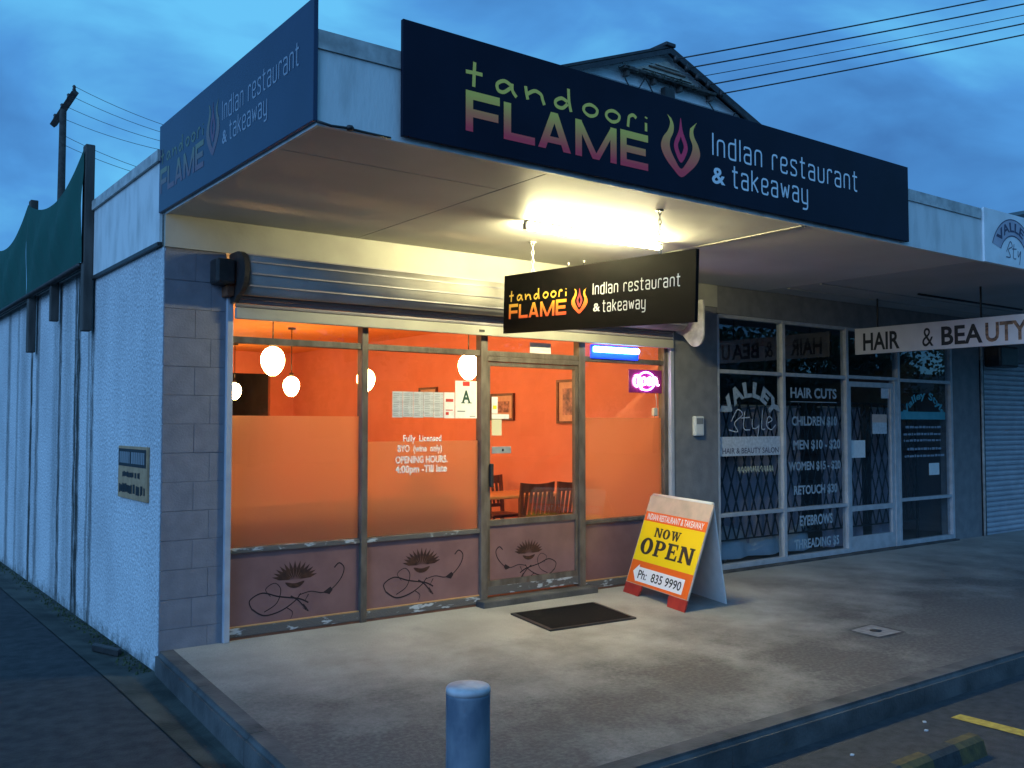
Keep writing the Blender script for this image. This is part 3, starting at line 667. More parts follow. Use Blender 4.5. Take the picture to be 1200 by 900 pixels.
# ================================================================== SALON
Q = thing('salon_building', (8, 3, 0), 'dark closed hair salon with aluminium framed windows and white price lettering', 'shop')
box('lintel_beam', (5.662, 11.1, -.006, .19, 2.70, 2.99), 'pillar_paint', Q)
box('end_pillar', (10.36, 11.06, -.004, .19, -.1, 2.698), 'pillar_paint', Q)
box('salon_side_wall', (5.102, 5.20, .192, 6, -.05, 2.99), 'salon_wall', Q)
box('salon_side_wall', (11.0, 11.1, .192, 6, -.05, 2.99), 'salon_wall', Q)
box('salon_back_wall', (5.2, 11.0, 3.6, 3.7, -.05, 2.99), 'salon_wall', Q)
box('salon_ceiling', (5.2, 11.0, .192, 3.6, 2.85, 2.99), 'salon_wall', Q)
box('salon_floor', (5.2, 11.0, .02, 3.6, -.08, .01), 'salon_floor', Q)
box('salon_roof', (5.662, 18, .19, 14, 2.995, 3.08), 'roof_dark', Q)
AL = 'alu_frame'
mul_x = [5.68, 6.77, 7.97, 9.07, 10.335]
for i, x in enumerate(mul_x):
    w = .05 if i else .035; box('mullion', (x - w / 2, x + w / 2, .0, .08, .02, 2.69), AL, Q, .003)
box('door_post', (8.965, 9.043, .002, .08, .02, 2.08), AL, Q, .003)
for i in range(4):
    a = mul_x[i] + .025; b = mul_x[i + 1] - .025
    if i == 2:
        box('transom', (a, b, .005, .08, 2.085, 2.125), AL, Q, .003)
        sdoor = boxes('salon_door', [(a + .003, a + .05, .012, .06, .022, 2.05), (8.90, 8.962, .012, .06, .022, 2.05), (a + .05, 8.90, .012, .06, 1.99, 2.05), (a + .05, 8.90, .012, .06, .50, .56), (a + .05, 8.90, .012, .06, .022, .20)], AL, Q)
        box('door_pane', (a + .05, 8.90, .035, .041, .56, 1.99), 'salon_glass', sdoor); box('door_pane', (a + .05, 8.90, .035, .041, .20, .50), 'salon_glass', sdoor)
        box('fanlight_pane', (a, b, .04, .046, 2.127, 2.66), 'salon_glass', Q)
        continue
    box('transom', (a, b, .005, .08, 2.075, 2.115), AL, Q, .003)
    box('sill_rail', (a, b, .005, .08, .565, .605), AL, Q, .003)
    box('bottom_rail', (a, b, .0, .08, .02, .075), AL, Q, .003)
    for z0, z1 in ((.077, .563), (.607, 2.073), (2.117, 2.66)): box('window_pane', (a, b, .04, .046, z0, z1), 'salon_glass', Q)
box('head_rail', (5.70, 10.31, .005, .08, 2.661, 2.699), AL, Q, .003)
box('threshold', (5.66, 10.36, -.06, .10, -.06, .018), 'kerb', Q, .006)
# folding security grille behind the glass
V = []; F = []
def bar(x0, z0, x1, z1, y, w=.011):
    d = Vector((x1 - x0, z1 - z0)).normalized(); nx_, nz_ = -d.y * w, d.x * w; k = len(V)
    for yy in (y, y + .004):
        V.extend([(x0 - nx_, yy, z0 - nz_), (x0 + nx_, yy, z0 + nz_), (x1 + nx_, yy, z1 + nz_), (x1 - nx_, yy, z1 - nz_)])
    F.extend([(k, k + 1, k + 2, k + 3), (k + 7, k + 6, k + 5, k + 4), (k, k + 4, k + 5, k + 1), (k + 1, k + 5, k + 6, k + 2), (k + 2, k + 6, k + 7, k + 3), (k + 3, k + 7, k + 4, k)])
zt, zb, pitch, slope = 1.80, .27, .15, .175 / .5
for d_, y in ((1, .30), (-1, .308)):
    t = 5.4
    while t < 10.6:
        x0, z0, x1, z1 = t, zb, t + d_ * slope * (zt - zb), zt
        if x1 < x0: x0, z0, x1, z1 = x1, z1, x0, z0
        xa, xb = 5.72, 9.95
        if x1 > xa and x0 < xb:
            f = lambda xx: z0 + (z1 - z0) * (xx - x0) / (x1 - x0)
            a_, b_ = max(x0, xa), min(x1, xb); bar(a_, f(a_), b_, f(b_), y)
        t += pitch
for z in (zb, zt): boxvf((5.72, 9.95, .296, .316, z - .008, z + .008), V, F)
gr = mesh('security_grille', V, F, 'grille', Q); gr['kind'] = 'stuff'
box('grille_post', (9.95, 9.98, .29, .32, .0, 2.0), 'grille', Q)
for i, (xa, xb, lb) in enumerate(((5.75, 7.62, 'mauve curtain hanging behind the grille under the word VALLEY'), (8.02, 8.86, 'mauve curtain hanging behind the salon door grille'), (9.14, 9.60, 'narrow mauve curtain hanging behind the end salon window'))):
    V = []; n_ = int((xb - xa) * 40)
    for zz in (.12, .7, 1.3, 1.74):
        for j in range(n_ + 1):
            u = xa + (xb - xa) * j / n_; V.append((u, .44 + .035 * math.sin(u * 31 + .6 * math.sin(u * 7 + i)) * (1.1 - .3 * zz), zz - (.10 * math.sin((u - xa) * 1.7 + 1) if zz < .2 else 0)))
    t_ = thing('curtain', ((xa + xb) / 2, .44, .1), lb, 'curtain'); o = mesh('cloth', V, [(k_ * (n_ + 1) + j, k_ * (n_ + 1) + j + 1, (k_ + 1) * (n_ + 1) + j + 1, (k_ + 1) * (n_ + 1) + j) for k_ in range(3) for j in range(n_)], 'curtain', t_, True)
    tube('rail', [(xa - .03, .44, 1.75), (xb + .03, .44, 1.75)], .012, 'alu_frame', t_, 6)
# things inside the salon
sh_ = thing('draped_sheet', (6.3, .6, .01), 'pale sheet draped over a low shelf behind the salon window', 'cloth')
V = []; 
for j in range(9):
    for i in range(15):
        u = i / 14; v = j / 8; x = 5.95 + u * 1.75; z = .06 + (1 - v) * (.32 + .12 * math.cos(u * 5)) ; y = .42 + .45 * (v < .01) + .05 * math.sin(u * 19 + v) - .1 * v
        V.append((x, y, z))
mesh('sheet', V, [(j * 15 + i, j * 15 + i + 1, (j + 1) * 15 + i + 1, (j + 1) * 15 + i) for j in range(8) for i in range(14)], 'sheet_cloth', sh_, True)
dk = thing('display_stand', (6.15, .55, .01), 'dark display cabinet standing behind the salon window', 'cabinet')
box('body', (5.88, 6.45, .50, .80, .01, .86), 'dark_metal', dk, .01); box('top', (5.86, 6.47, .48, .82, .862, .89), 'wood', dk, .006)
for i, x in enumerate((7.2, 8.3, 9.5)):
    c_ = thing('salon_chair', (x, 2.0, .01), 'dark padded salon chair inside the salon behind the %s' % ['price lettering', 'salon door', 'end window'][i], 'chair', 'chairs inside the salon')
    lathe('base', [(.28, 0), (.28, .02), (.05, .05), (.04, .42)], (x, 2.0, .01), 'alu_frame', c_, 16)
    box('seat', (x - .26, x + .26, 1.76, 2.24, .43, .55), 'dark_metal', c_, .03); box('backrest', (x - .25, x + .25, 2.2, 2.28, .6, 1.1), 'dark_metal', c_, .03)
    for s_ in (-1, 1): box('armrest', (x + s_ * .30 - .03, x + s_ * .30 + .03, 1.8, 2.2, .68, .73), 'dark_metal', c_, .01)
sf = thing('poster', (6.9, 3.58, 1.2), 'pale mauve hair poster hanging on the salon back wall', 'poster'); box('sheet', (6.6, 7.6, 3.585, 3.597, 1.1, 2.2), 'print_a', sf)
sf = thing('wall_mirror', (8.5, 3.58, .9), 'tall mirror on the back wall inside the salon', 'mirror'); box('frame', (8.1, 8.9, 3.57, 3.597, .8, 2.1), 'alu_frame', sf); box('mirror_glass', (8.14, 8.86, 3.566, 3.5695, .84, 2.06), 'steel_plate', sf)
# lettering on the salon glass
SP = PF(.0405)
def arch(cx, cy, r):
    return lambda u, v: (cx + (r + v) * math.sin((u - cx) / r), cy + (r + v) * math.cos((u - cx) / r) - r)
def lettering(name, rows, m, label, c='lettering', group=None, y=.0405):
    k = Ink(PF(y), .0016)
    for r in rows: text(k, *r[:5], **(r[5] if len(r) > 5 else {}))
    return tag(k.build(name, m), label, c, group)
k = Ink(SP, .0016)
text(k, 'VALLEY', 5.70, 6.78, -.08, .09, bold=.055, spacing=1.12, warp=arch(6.24, 1.91, .47))
tag(k.build('window_lettering', 'vinyl_salon'), 'bold white arched word VALLEY on the salon window', 'lettering')
k = Ink(SP, .0016)
for s_ in ([(-.3, .02), (-.2, .16), (-.12, .1), (-.25, .0), (-.2, -.1), (-.34, -.08)], [(-.08, .14), (-.1, -.06), (0, -.08)], [(-.14, .06), (.0, .07)], [(.04, .05), (.05, -.06), (.14, -.04), (.16, .06), (.12, -.18), (.02, -.16)], [(.22, .16), (.2, -.06), (.26, -.07)], [(.3, .0), (.38, .04), (.32, .08), (.28, -.02), (.36, -.08), (.44, -.02)]):
    k.stroke(cat([(6.22 + u, 1.55 + v * .9) for u, v in s_], 6), .012)
tag(k.build('window_lettering', 'vinyl_faded'), 'thin faded script word Style under the arched word on the salon window', 'lettering')
st_ = thing('window_strip', (6.24, .038, 1.19), 'pale strip reading HAIR & BEAUTY SALON on the salon window', 'window sign')
box('strip', (5.725, 6.735, .0355, .0392, 1.20, 1.405), 'vinyl_faded', st_); k = Ink(PF(.0355), .001); text(k, 'HAIR & BEAUTY SALON', 5.77, 6.70, 1.225, 1.285, bold=.01); k.words('lettering', 'purple_ink', st_, .022)
k = Ink(SP, .0016)
random.seed(11); u = 6.02
while u < 6.6:
    w = .02 + .03 * random.random()
    k.stroke(cat([(u, 1.03 + .02 * random.random()), (u + w * .5, 1.085), (u + w, 1.02), (u + w * .4, 1.05)], 4), .009); u += w + .012
tag(k.build('window_lettering', 'cream_note'), 'small illegible yellowish script line below the salon strip', 'lettering')
for t_, u0, u1, z0, z1, nm in (('HAIR CUTS', 6.93, 7.80, 1.835, 1.955, 'HAIR CUTS heading'), ('CHILDREN $10', 6.95, 7.80, 1.505, 1.63, 'CHILDREN $10 price line'), ('MEN $10 - $20', 6.97, 7.86, 1.235, 1.36, 'MEN $10 - $20 price line'), ('WOMEN $15 - $20', 6.88, 7.86, 1.0, 1.115, 'WOMEN $15 - $20 price line'), ('RETOUCH $30', 6.97, 7.79, .725, .845, 'RETOUCH $30 price line'), ('EYEBROWS', 7.07, 7.69, .385, .505, 'EYEBROWS line'), ('THREADING $5', 6.97, 7.81, .115, .24, 'THREADING $5 price line')):
    o = lettering('window_lettering', [(t_, u0, u1, z0, z1, dict(bold=.03))], 'vinyl_salon', 'white painted %s on the salon glass' % nm)
k = Ink(SP, .0016); k.rect(6.93, 7.80, 1.79, 1.797); tag(k.build('window_underline', 'vinyl_salon'), 'thin white line under the HAIR CUTS heading', 'lettering')
for w_, a_, b_ in (('Valley', 9.17, 9.74), ('Style', 9.82, 10.27)):
    k = Ink(SP, .0016); text(k, w_, a_, b_, -.06, .07, bold=.03, warp=arch(9.72, 1.90, .55)); tag(k.build('window_lettering', 'teal'), 'teal arched word %s on the end salon window' % w_, 'lettering')
o = box('teal_band', (9.16, 10.22, .036, .0392, 1.60, 1.70), 'teal'); tag(o, 'plain teal band across the end salon window', 'window film')
random.seed(5); k = Ink(SP, .0016)
for r_i, z in enumerate((1.50, 1.41, 1.33, 1.22, 1.13)):
    u = 9.2 + .1 * random.random()
    while u < 10.1:
        w = .03 + .07 * random.random(); k.rect(u, u + w, z - .014, z + .010 + .008 * random.random()); u += w + .016
o = tag(k.build('window_lettering', 'vinyl_old'), 'rows of small illegible faded words below the teal band', 'lettering'); o['kind'] = 'stuff'
for (a, b, z0, z1, lb) in ((8.72, 8.89, 1.86, 1.985, 'small pale card stuck at the top of the salon door glass'), (8.52, 8.83, 1.42, 1.66, 'greyish notice with a pink heading on the salon door'), (8.05, 8.36, 1.135, 1.345, 'white paper notice taped to the edge of the salon door'), (9.80, 10.05, .875, 1.03, 'white paper note on the end salon window')):
    t_ = thing('paper_notice', ((a + b) / 2, .03, z0), lb, 'notice'); y = .0335 if b < 8.95 else .0385
    box('sheet', (a, b, y - .0015, y, z0, z1), 'paper' if 'white' in lb else 'vinyl_faded', t_)
    if 'pink' in lb: box('heading', (a, b, y - .0025, y - .0016, z1 - .10, z1), 'picture_mat', t_)
# salon canopy and its pale fascia sign
cs = box('canopy', (6.38, 15.0, -2.40, .19, 3.06, 3.20), 'roof_dark', Q)
for i, x in enumerate((6.38, 8.69, 11.1, 13.5)):
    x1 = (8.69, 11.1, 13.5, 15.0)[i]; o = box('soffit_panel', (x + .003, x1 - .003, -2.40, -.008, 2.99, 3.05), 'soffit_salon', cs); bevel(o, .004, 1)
for y in (-.35, -.75): box('cover_strip', (6.4, 14.9, y - .015, y + .015, 2.978, 2.9892), 'soffit_salon', cs)
tube('conduit', [(7.9, -.95, 2.98), (10.3, -.95, 2.98)], .012, 'dark_metal', cs, 6)
box('fascia', (6.38, 15.0, -2.425, -2.402, 2.985, 3.44), 'fascia_white', cs)
fs = thing('fascia_sign', (8, -2.43, 2.99), 'white salon fascia board with a mauve arch emblem', 'sign')
box('board', (6.40, 9.6, -2.445, -2.4255, 2.985, 3.47), 'weatherboard', fs)
PL = Plane((0, -2.445, 0), (1, 0, 0), (0, 0, 1)); k = Ink(PL, .002)
ac = (6.93, 2.99)
def arc(r, a0, a1, kx=1.0, n_=24): return [(ac[0] + kx * r * math.sin(R(t)), ac[1] + r * math.cos(R(t))) for t in lin(a0, a1, n_)]
k.poly(arc(.43, -66, 66) + arc(.28, 60, -60)); k.build('arch', 'arch_mauve', fs)
k = Ink(PL, .0026); k.stroke(arc(.43, -66, 66), .010); k.stroke(arc(.28, -60, 60), .010); text(k, 'VALLEY', 6.60, 7.26, -.04, .05, bold=.03, warp=arch(6.93, 3.345, .355)); k.build('arch_lettering', 'purple_ink', fs)
k = Ink(PL, .0026)
for s_ in ([(-.14, .02), (-.06, .16), (-.02, .1), (-.1, .05), (-.06, -.04), (-.15, -.05)], [(.02, .14), (0, -.04), (.06, -.05)], [(-.02, .07), (.07, .08)], [(.1, .06), (.11, -.02), (.16, .06), (.13, -.12)]): k.stroke(cat([(6.92 + u * .9, 3.10 + v * .7) for u, v in s_], 5), .009)
k.build('script', 'purple_ink', fs)
# hanging salon sign
hb = thing('hanging_sign', (7.95, -1.1, 2.36), 'long white hanging sign reading HAIR & BEAUTY in dark letters', 'sign')
box('board', (7.93, 7.965, -2.22, -.13, 2.355, 2.66), 'salon_sign', hb, .004)
HP = Plane((7.93, 0, 0), (0, -1, 0), (0, 0, 1)); k = Ink(HP, .002)
text(k, 'HAIR', .24, .70, 2.395, 2.60, bold=.025); k.words('letter', 'ink', hb, .004); k = Ink(HP, .002); text(k, '&', .97, 1.10, 2.395, 2.60); k.build('lettering', 'ink', hb); k = Ink(HP, .002); text(k, 'BEA', 1.19, 1.64, 2.395, 2.60, bold=.025); k.build('lettering', 'ink', hb)
k = Ink(HP, .002); text(k, 'UTY', 1.67, 2.10, 2.395, 2.60, bold=.025); k.build('lettering', 'faded_brown', hb)['label'] = 'sun-faded brown letters'
for y in (-.42, -1.62): tube('hanger_rod', [(7.947, y, 2.655), (7.947, y, 2.992)], .011, 'dark_metal', hb, 6)
# meter box on the dividing pillar
mb = thing('door_keypad', (5.34, -.02, 1.42), 'small white plastic entry box on the grey dividing pillar', 'keypad')
box('case', (5.265, 5.40, -.05, -.0045, 1.42, 1.62), 'white_plastic', mb, .012); box('window', (5.285, 5.38, -.054, -.0505, 1.54, 1.60), 'ink_grey', mb); box('lower_cover', (5.285, 5.38, -.053, -.0505, 1.44, 1.525), 'fascia_white', mb)
# third shop, closed behind a ribbed roller door
T3 = thing('shuttered_shop', (13, 1, 0), 'closed end shop behind a pale ribbed roller door', 'shop')
box('wall', (11.102, 16, .20, .35, -.1, 2.99), 'pillar_paint', T3); box('guide', (11.105, 11.16, -.02, .10, -.02, 2.44), 'dark_metal', T3)
V = []; F = []; prof = []
z = -.06; 
while z < 2.40: prof += [(.085, z), (.065, z + .012), (.06, z + .036), (.065, z + .060), (.085, z + .070)]; z += .072
for i, (y, z) in enumerate(prof): V += [(11.16, y, z), (15.5, y, z)]
F = [(2 * i, 2 * i + 1, 2 * i + 3, 2 * i + 2) for i in range(len(prof) - 1)]
ro = mesh('roller_door', V, F, 'roller', T3)
box('door_head', (11.102, 15.9, -.02, .199, 2.43, 2.985), 'pillar_paint', T3)
o = box('motor_box', (11.16, 11.68, -.26, -.021, 2.33, 2.62), 'dark_metal', T3, .03)
tube('down_pipe', [(11.08, -.03, -.02), (11.08, -.03, 2.7)], .018, 'metal_cap', T3, 8)

# ================================================================== SIGNS OF THE RESTAURANT
ms = thing('fascia_sign', (2.7, -2.44, 3.0), 'long black fascia sign with yellow to red restaurant name on the canopy front', 'sign')
box('board', (.456, 5.15, -2.462, -2.437, 3.008, 3.617), 'sign_navy', ms, .003)
def restaurant_print(pl, par, k1, flo, hot=''):
    """k1: dict of measured positions along the board"""
    k = Ink(pl, .0012); tandoori(k, *k1['tan']); k.words('letter', 'tandoori_ink' + hot, par, (k1['tan'][1] - k1['tan'][0]) * .008)
    k = Ink(pl, .0012); FLAME(k, *k1['flame']); k.build('lettering', 'flame_ink' + hot, par)
    cu, v0, w, h = k1['logo']; k = Ink(pl, .0012); flame(k, cu, v0, w, h); k.build('flame_emblem', 'flame_ink' + hot, par)
    k = Ink(pl, .0012); flame_core(k, cu, v0, w, h); k.build('flame_core', 'magenta_ink' + hot, par)
    wm = k1.get('white', 'vinyl_white')
    k = Ink(pl, .0012); mono(k, 'indian restaurant', *k1['ind']); k.words('lettering', wm, par, (k1['ind'][1] - k1['ind'][0]) * .035)
    k = Ink(pl, .0012); mono(k, 'takeaway', *k1['take']); k.build('lettering', wm, par)
    k = Ink(pl, .0012); text(k, '&', *k1['amp'], bold=.02); k.build('lettering', wm, par)
restaurant_print(Plane((0, -2.462, 0), (1, 0, 0), (0, 0, 1)), ms, dict(tan=(.842, 2.195, 3.355, .070, .021), flame=(.842, 2.205, 3.108, 3.330), logo=(2.50, 3.117, .36, .385), ind=(2.805, 4.435, 3.314, .108, .0135), take=(3.0, 3.815, 3.130, .105, .0135), amp=(2.793, 2.925, 3.125, 3.235)), None)
ls = thing('side_sign', (-.02, -1.2, 3.0), 'sky-lit dark blue sign along the driveway side of the canopy with faded lettering', 'sign')
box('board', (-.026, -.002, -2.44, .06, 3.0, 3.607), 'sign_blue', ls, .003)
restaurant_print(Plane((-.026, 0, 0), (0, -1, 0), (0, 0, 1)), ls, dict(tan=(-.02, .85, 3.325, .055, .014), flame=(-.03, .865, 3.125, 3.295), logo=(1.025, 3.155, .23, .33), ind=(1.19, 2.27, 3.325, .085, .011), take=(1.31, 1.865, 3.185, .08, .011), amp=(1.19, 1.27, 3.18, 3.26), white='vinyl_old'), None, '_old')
# hanging sign: tilts a little, hung from two chains
hs = thing('hanging_sign', (2.65, -1.43, 2.23), 'black hanging sign with glowing orange restaurant name on two chains', 'sign')
tl = math.atan2(.085, 2.06); PLh = Plane((2.638, -.345, 2.285), (0, -math.cos(tl), -math.sin(tl)), (0, -math.sin(tl), math.cos(tl)))
V = []; F = []
for w in (0, -.028):
    for u, v in ((0, 0), (2.10, 0), (2.10, .475), (0, .475)): V.append(PLh.p(u, v, w))
F = [(0, 1, 2, 3), (7, 6, 5, 4), (0, 4, 5, 1), (1, 5, 6, 2), (2, 6, 7, 3), (3, 7, 4, 0)]
mesh('board', V, F, 'sign_black', hs)
restaurant_print(PLh, hs, dict(tan=(.075, .80, .255, .045, .014), flame=(.075, .805, .115, .235), logo=(.955, .115, .185, .19), ind=(1.105, 1.965, .245, .060, .0085), take=(1.215, 1.645, .115, .060, .0085), amp=(1.11, 1.185, .12, .18), white='vinyl_faded'), None, '_hot')
def chain(p0, p1, par):
    p0, p1 = Vector(p0), Vector(p1); n_ = max(3, int((p1 - p0).length / .032)); d = (p1 - p0).normalized(); sd = d.orthogonal().normalized(); s2 = d.cross(sd)
    V, F = [], []
    for i in range(n_):
        c = p0.lerp(p1, (i + .5) / n_); a = sd if i % 2 else s2
        tubevf([c + d * .022 * math.cos(t) + a * .010 * math.sin(t) for t in lin(0, 2 * math.pi, 10)[:-1]], .0035, V, F, 5, True)
    o = mesh('chain', V, F, 'metal_cap', par, True)
for u in (.36, 1.76):
    p = PLh.p(u, .475, -.014); chain(p + Vector((0, 0, -.004)), (p.x, p.y, 2.992), hs)
    lathe('eye_plate', [(.03, 0), (.03, .006), (.01, .01)], (p.x, p.y, 2.982), 'metal_cap', hs, 12)
for u in (.80, .98): tube('clip', [PLh.p(u, .47, -.014), PLh.p(u, .51, -.014)], .008, 'dark_metal', hs, 6)
# fluorescent batten on the soffit
fl = thing('fluorescent_light', (2.8, -1.32, 2.99), 'lit fluorescent batten under the canopy above the hanging sign', 'light')
box('batten', (2.12, 3.48, -1.345, -1.295, 2.974, 2.9895), 'white_plastic', fl, .006)
for x in (2.108, 3.462): box('end_cap', (x, x + .03, -1.335, -1.305, 2.925, 2.9735), 'white_plastic', fl, .004)
tube('tube', [(2.139, -1.32, 2.946), (3.461, -1.32, 2.946)], .021, 'tube_glow', fl, 12)

# side plaque
pq = thing('wall_plaque', (-.012, .64, .98), 'small tan plaque with a dark lettered panel on the stucco wall', 'plaque')
box('board', (-.02, -.001, .265, 1.03, .985, 1.375), 'plaque', pq, .003)
PP = Plane((-.02, 0, 0), (0, -1, 0), (0, 0, 1)); k = Ink(PP, .002); k.rect(-1.015, -.285, 1.225, 1.355); k.build('dark_panel', 'ink', pq)
k = Ink(PP, .003); random.seed(21)
for (u0, u1, z, h) in ((-.98, -.70, 1.29, .085), (-.66, -.32, 1.29, .085)):
    u = u0
    while u < u1: w = .03 + .02 * random.random(); k.rect(u, min(u + w, u1), z - h / 2, z + h / 2); u += w + .014
k.build('panel_marks', 'ink_grey', pq)
k = Ink(PP, .002)
for (u0, u1, z, h) in ((-.90, -.45, 1.165, .045), (-.99, -.33, 1.06, .075)):
    u = u0
    while u < u1: w = .02 + .03 * random.random(); k.rect(u, u + w, z - h / 2 * random.uniform(.6, 1), z + h / 2 * random.uniform(.6, 1)); u += w + random.choice((.008, .008, .03))
k.build('worn_lettering', 'ink', pq)['kind'] = 'stuff'

# ================================================================== A-FRAME, MAT, BOLLARD
af = thing('sandwich_board', (4.2, -.65, 0), 'yellow and orange sandwich board reading NOW OPEN on the footpath', 'sandwich board')
A0 = Vector((4.13, -.18, -.004)); A1 = Vector((3.92, -1.13, -.022)); Tt = Vector((.315, .03, .885))
Uu = (A1 - A0); Wd = Uu.length; PA = Plane(A0, Uu, Tt - Uu * (Tt.dot(Uu) / Uu.dot(Uu))); Hh = Tt.length
def panel(name, pl, pts, m, par, th=.014, w0=0):
    k = len(pts); V = [pl.p(u, v, w0) for u, v in pts] + [pl.p(u, v, w0 - th) for u, v in pts]
    F = [tuple(range(k)), tuple(reversed(range(k, 2 * k)))] + [(i, k + i, k + (i + 1) % k, (i + 1) % k) for i in range(k)]
    return mesh(name, V, F, m, par)
W_, H_ = Wd, Hh
fo = [(.0, 0), (.27, 0), (.27, .05), (W_ - .27, .05), (W_ - .27, 0), (W_, 0), (W_, .10), (0, .10)]
panel('foot', PA, [(0, 0), (.25, 0), (.27, .06), (.27, .10), (0, .10)], 'board_red', af); panel('foot', PA, [(W_, 0), (W_, .10), (W_ - .27, .10), (W_ - .27, .06), (W_ - .25, 0)], 'board_red', af)
fr_ = panel('front_panel', PA, [(0, .10), (W_, .10), (W_, H_ - .02), (W_ - .03, H_), (.03, H_), (0, H_ - .02)], 'board_bare', af)
def inkp(nm, m, rects, w): 
    k = Ink(PA, w)
    for r in rects: k.rect(*r)
    k.build(nm, m, fr_)
inkp('lower_band', 'board_orange', [(.008, W_ - .008, .105, .315)], .001); inkp('yellow_field', 'board_yellow', [(.008, W_ - .008, .3155, .685)], .001); inkp('upper_band', 'board_orange', [(.008, W_ - .008, .6855, .775)], .001)
k = Ink(PA, .0022); text(k, 'INDIAN RESTAURANT & TAKEAWAY', .05, W_ - .05, .70, .76, bold=.02); k.words('lettering', 'vinyl_white', fr_, .012)
def slabtext(k, txt, u0, u1, v0, v1):
    """heavy serif capitals: thick stems, thin joins, bracketed feet"""
    G = {'N': (1.15, lambda X, Y: [[(.08, 0), (.30, 0), (.30, 1), (.08, 1)], [(.85, 0), (1.07, 0), (1.07, 1), (.85, 1)], [(.08, 1), (.42, 1), (1.07, 0), (.80, 0)], [(0, 0), (.40, 0), (.40, .10), (0, .10)], [(.72, .9), (1.15, .9), (1.15, 1), (.72, 1)], [(0, .9), (.3, .9), (.3, 1), (0, 1)]]),
         'O': (1.1, None), 'W': (1.5, lambda X, Y: [[(.12, 1), (.42, 1), (.62, 0), (.42, 0)], [(.42, 0), (.60, 0), (.82, 1), (.68, 1)], [(.62, 1), (.92, 1), (1.12, 0), (.92, 0)], [(.92, 0), (1.1, 0), (1.38, 1), (1.24, 1)], [(0, .9), (.5, .9), (.5, 1), (0, 1)], [(.55, .9), (.98, .9), (.98, 1), (.55, 1)], [(1.1, .9), (1.5, .9), (1.5, 1), (1.1, 1)]]),
         'P': (.98, lambda X, Y: [[(.10, 0), (.38, 0), (.38, 1), (.10, 1)], [(0, 0), (.52, 0), (.52, .10), (0, .10)], [(0, .9), (.4, .9), (.4, 1), (0, 1)]]),
         'E': (.95, lambda X, Y: [[(.10, 0), (.38, 0), (.38, 1), (.10, 1)], [(0, 0), (.9, 0), (.9, .12), (0, .12)], [(0, .88), (.86, .88), (.86, 1), (0, 1)], [(.38, .45), (.66, .45), (.66, .57), (.38, .57)], [(.74, 0), (.92, 0), (.92, .34), (.82, .34)], [(.70, 1), (.86, 1), (.86, .68), (.78, .68)], [(.6, .36), (.68, .36), (.68, .66), (.6, .66)]])}
    tot = sum(G[c][0] for c in txt) + .12 * (len(txt) - 1); sx = (u1 - u0) / tot; sy = v1 - v0; x = u0
    for c in txt:
        w, f = G[c]
        if f:
            for P in f(0, 0): k.poly([(x + a * sx, v0 + b * sy) for a, b in P])
        if c == 'O':
            A = [(x + sx * (.55 + .55 * math.cos(t)), v0 + sy * (.5 + .53 * math.sin(t))) for t in lin(0, 2 * math.pi, 28)[:-1]]; Bq = [(x + sx * (.55 + .20 * math.cos(t)), v0 + sy * (.5 + .40 * math.sin(t))) for t in lin(0, 2 * math.pi, 28)[:-1]]; k.ring(A, Bq)
        if c == 'P':
            th = lin(-math.pi / 2, math.pi / 2, 14); A = [(x + sx * (.50 + .46 * math.cos(t)), v0 + sy * (.70 + .30 * math.sin(t))) for t in th]; Bq = [(x + sx * (.48 + .16 * math.cos(t)), v0 + sy * (.70 + .19 * math.sin(t))) for t in th]
            k.poly([(x + sx * .38, v0 + sy * .40)] + A + [(x + sx * .38, v0 + sy)] + [(x + sx * .38, v0 + sy * .89)] + Bq[::-1] + [(x + sx * .38, v0 + sy * .51)])
        x += (w + .12) * sx
k = Ink(PA, .0022); slabtext(k, 'NOW', W_ * .245, W_ * .665, .555, .640); k.words('letter', 'ink', fr_, .003); k = Ink(PA, .0022); slabtext(k, 'OPEN', W_ * .075, W_ * .925, .385, .530); k.words('letter', 'ink', fr_, .003)
k = Ink(PA, .0022); k.poly([(.07, .21), (.15, .285), (.15, .26), (W_ - .10, .26), (W_ - .10, .13), (.15, .13), (.15, .135), (.15, .12)]); k.build('arrow', 'vinyl_white', fr_)
k = Ink(PA, .0035); text(k, 'Ph:  835 9990', .165, W_ - .13, .155, .235, bold=.015); k.words('lettering', 'ink', fr_, .02)
# back leaf
Bk0 = A0 + Vector((.62, .05, 0)); Bk1 = A1 + Vector((.585, .04, 0)); top0 = PA.p(.02, H_ - .005, -.018); top1 = PA.p(W_ - .02, H_ - .005, -.018)
V = [Bk0, Bk1, top1, top0] + [p + Vector((-.014, 0, 0)) for p in (Bk0, Bk1, top1, top0)]
o = mesh('back_panel', V, [(0, 1, 2, 3), (7, 6, 5, 4), (0, 4, 5, 1), (1, 5, 6, 2), (2, 6, 7, 3), (3, 7, 4, 0)], 'board_white', af)
tube('top_hinge', [PA.p(.03, H_ - .004, -.012), PA.p(W_ - .03, H_ - .004, -.012)], .016, 'board_white', af, 8)
# door mat
dm = thing('door_mat', (3.05, -.74, -.015), 'black rubber door mat lying in front of the glazed door', 'mat')
c4 = [(2.674, -.40), (3.545, -.435), (3.42, -1.085), (2.575, -1.035)]
V = [(x, y, .02 * y + .001) for x, y in c4] + [(x, y, .02 * y + .014) for x, y in c4]
o = mesh('border', V, [(0, 3, 2, 1), (4, 5, 6, 7), (0, 1, 5, 4), (1, 2, 6, 5), (2, 3, 7, 6), (3, 0, 4, 7)], 'dark_metal', dm)
cm = Vector((3.05, -.74)); V = []
for x, y in c4: p_ = cm + (Vector((x, y)) - cm) * .93; V.append((p_.x, p_.y, .02 * p_.y + .0165))
mesh('pile', V, [(0, 1, 2, 3)], 'mat_rubber', dm)
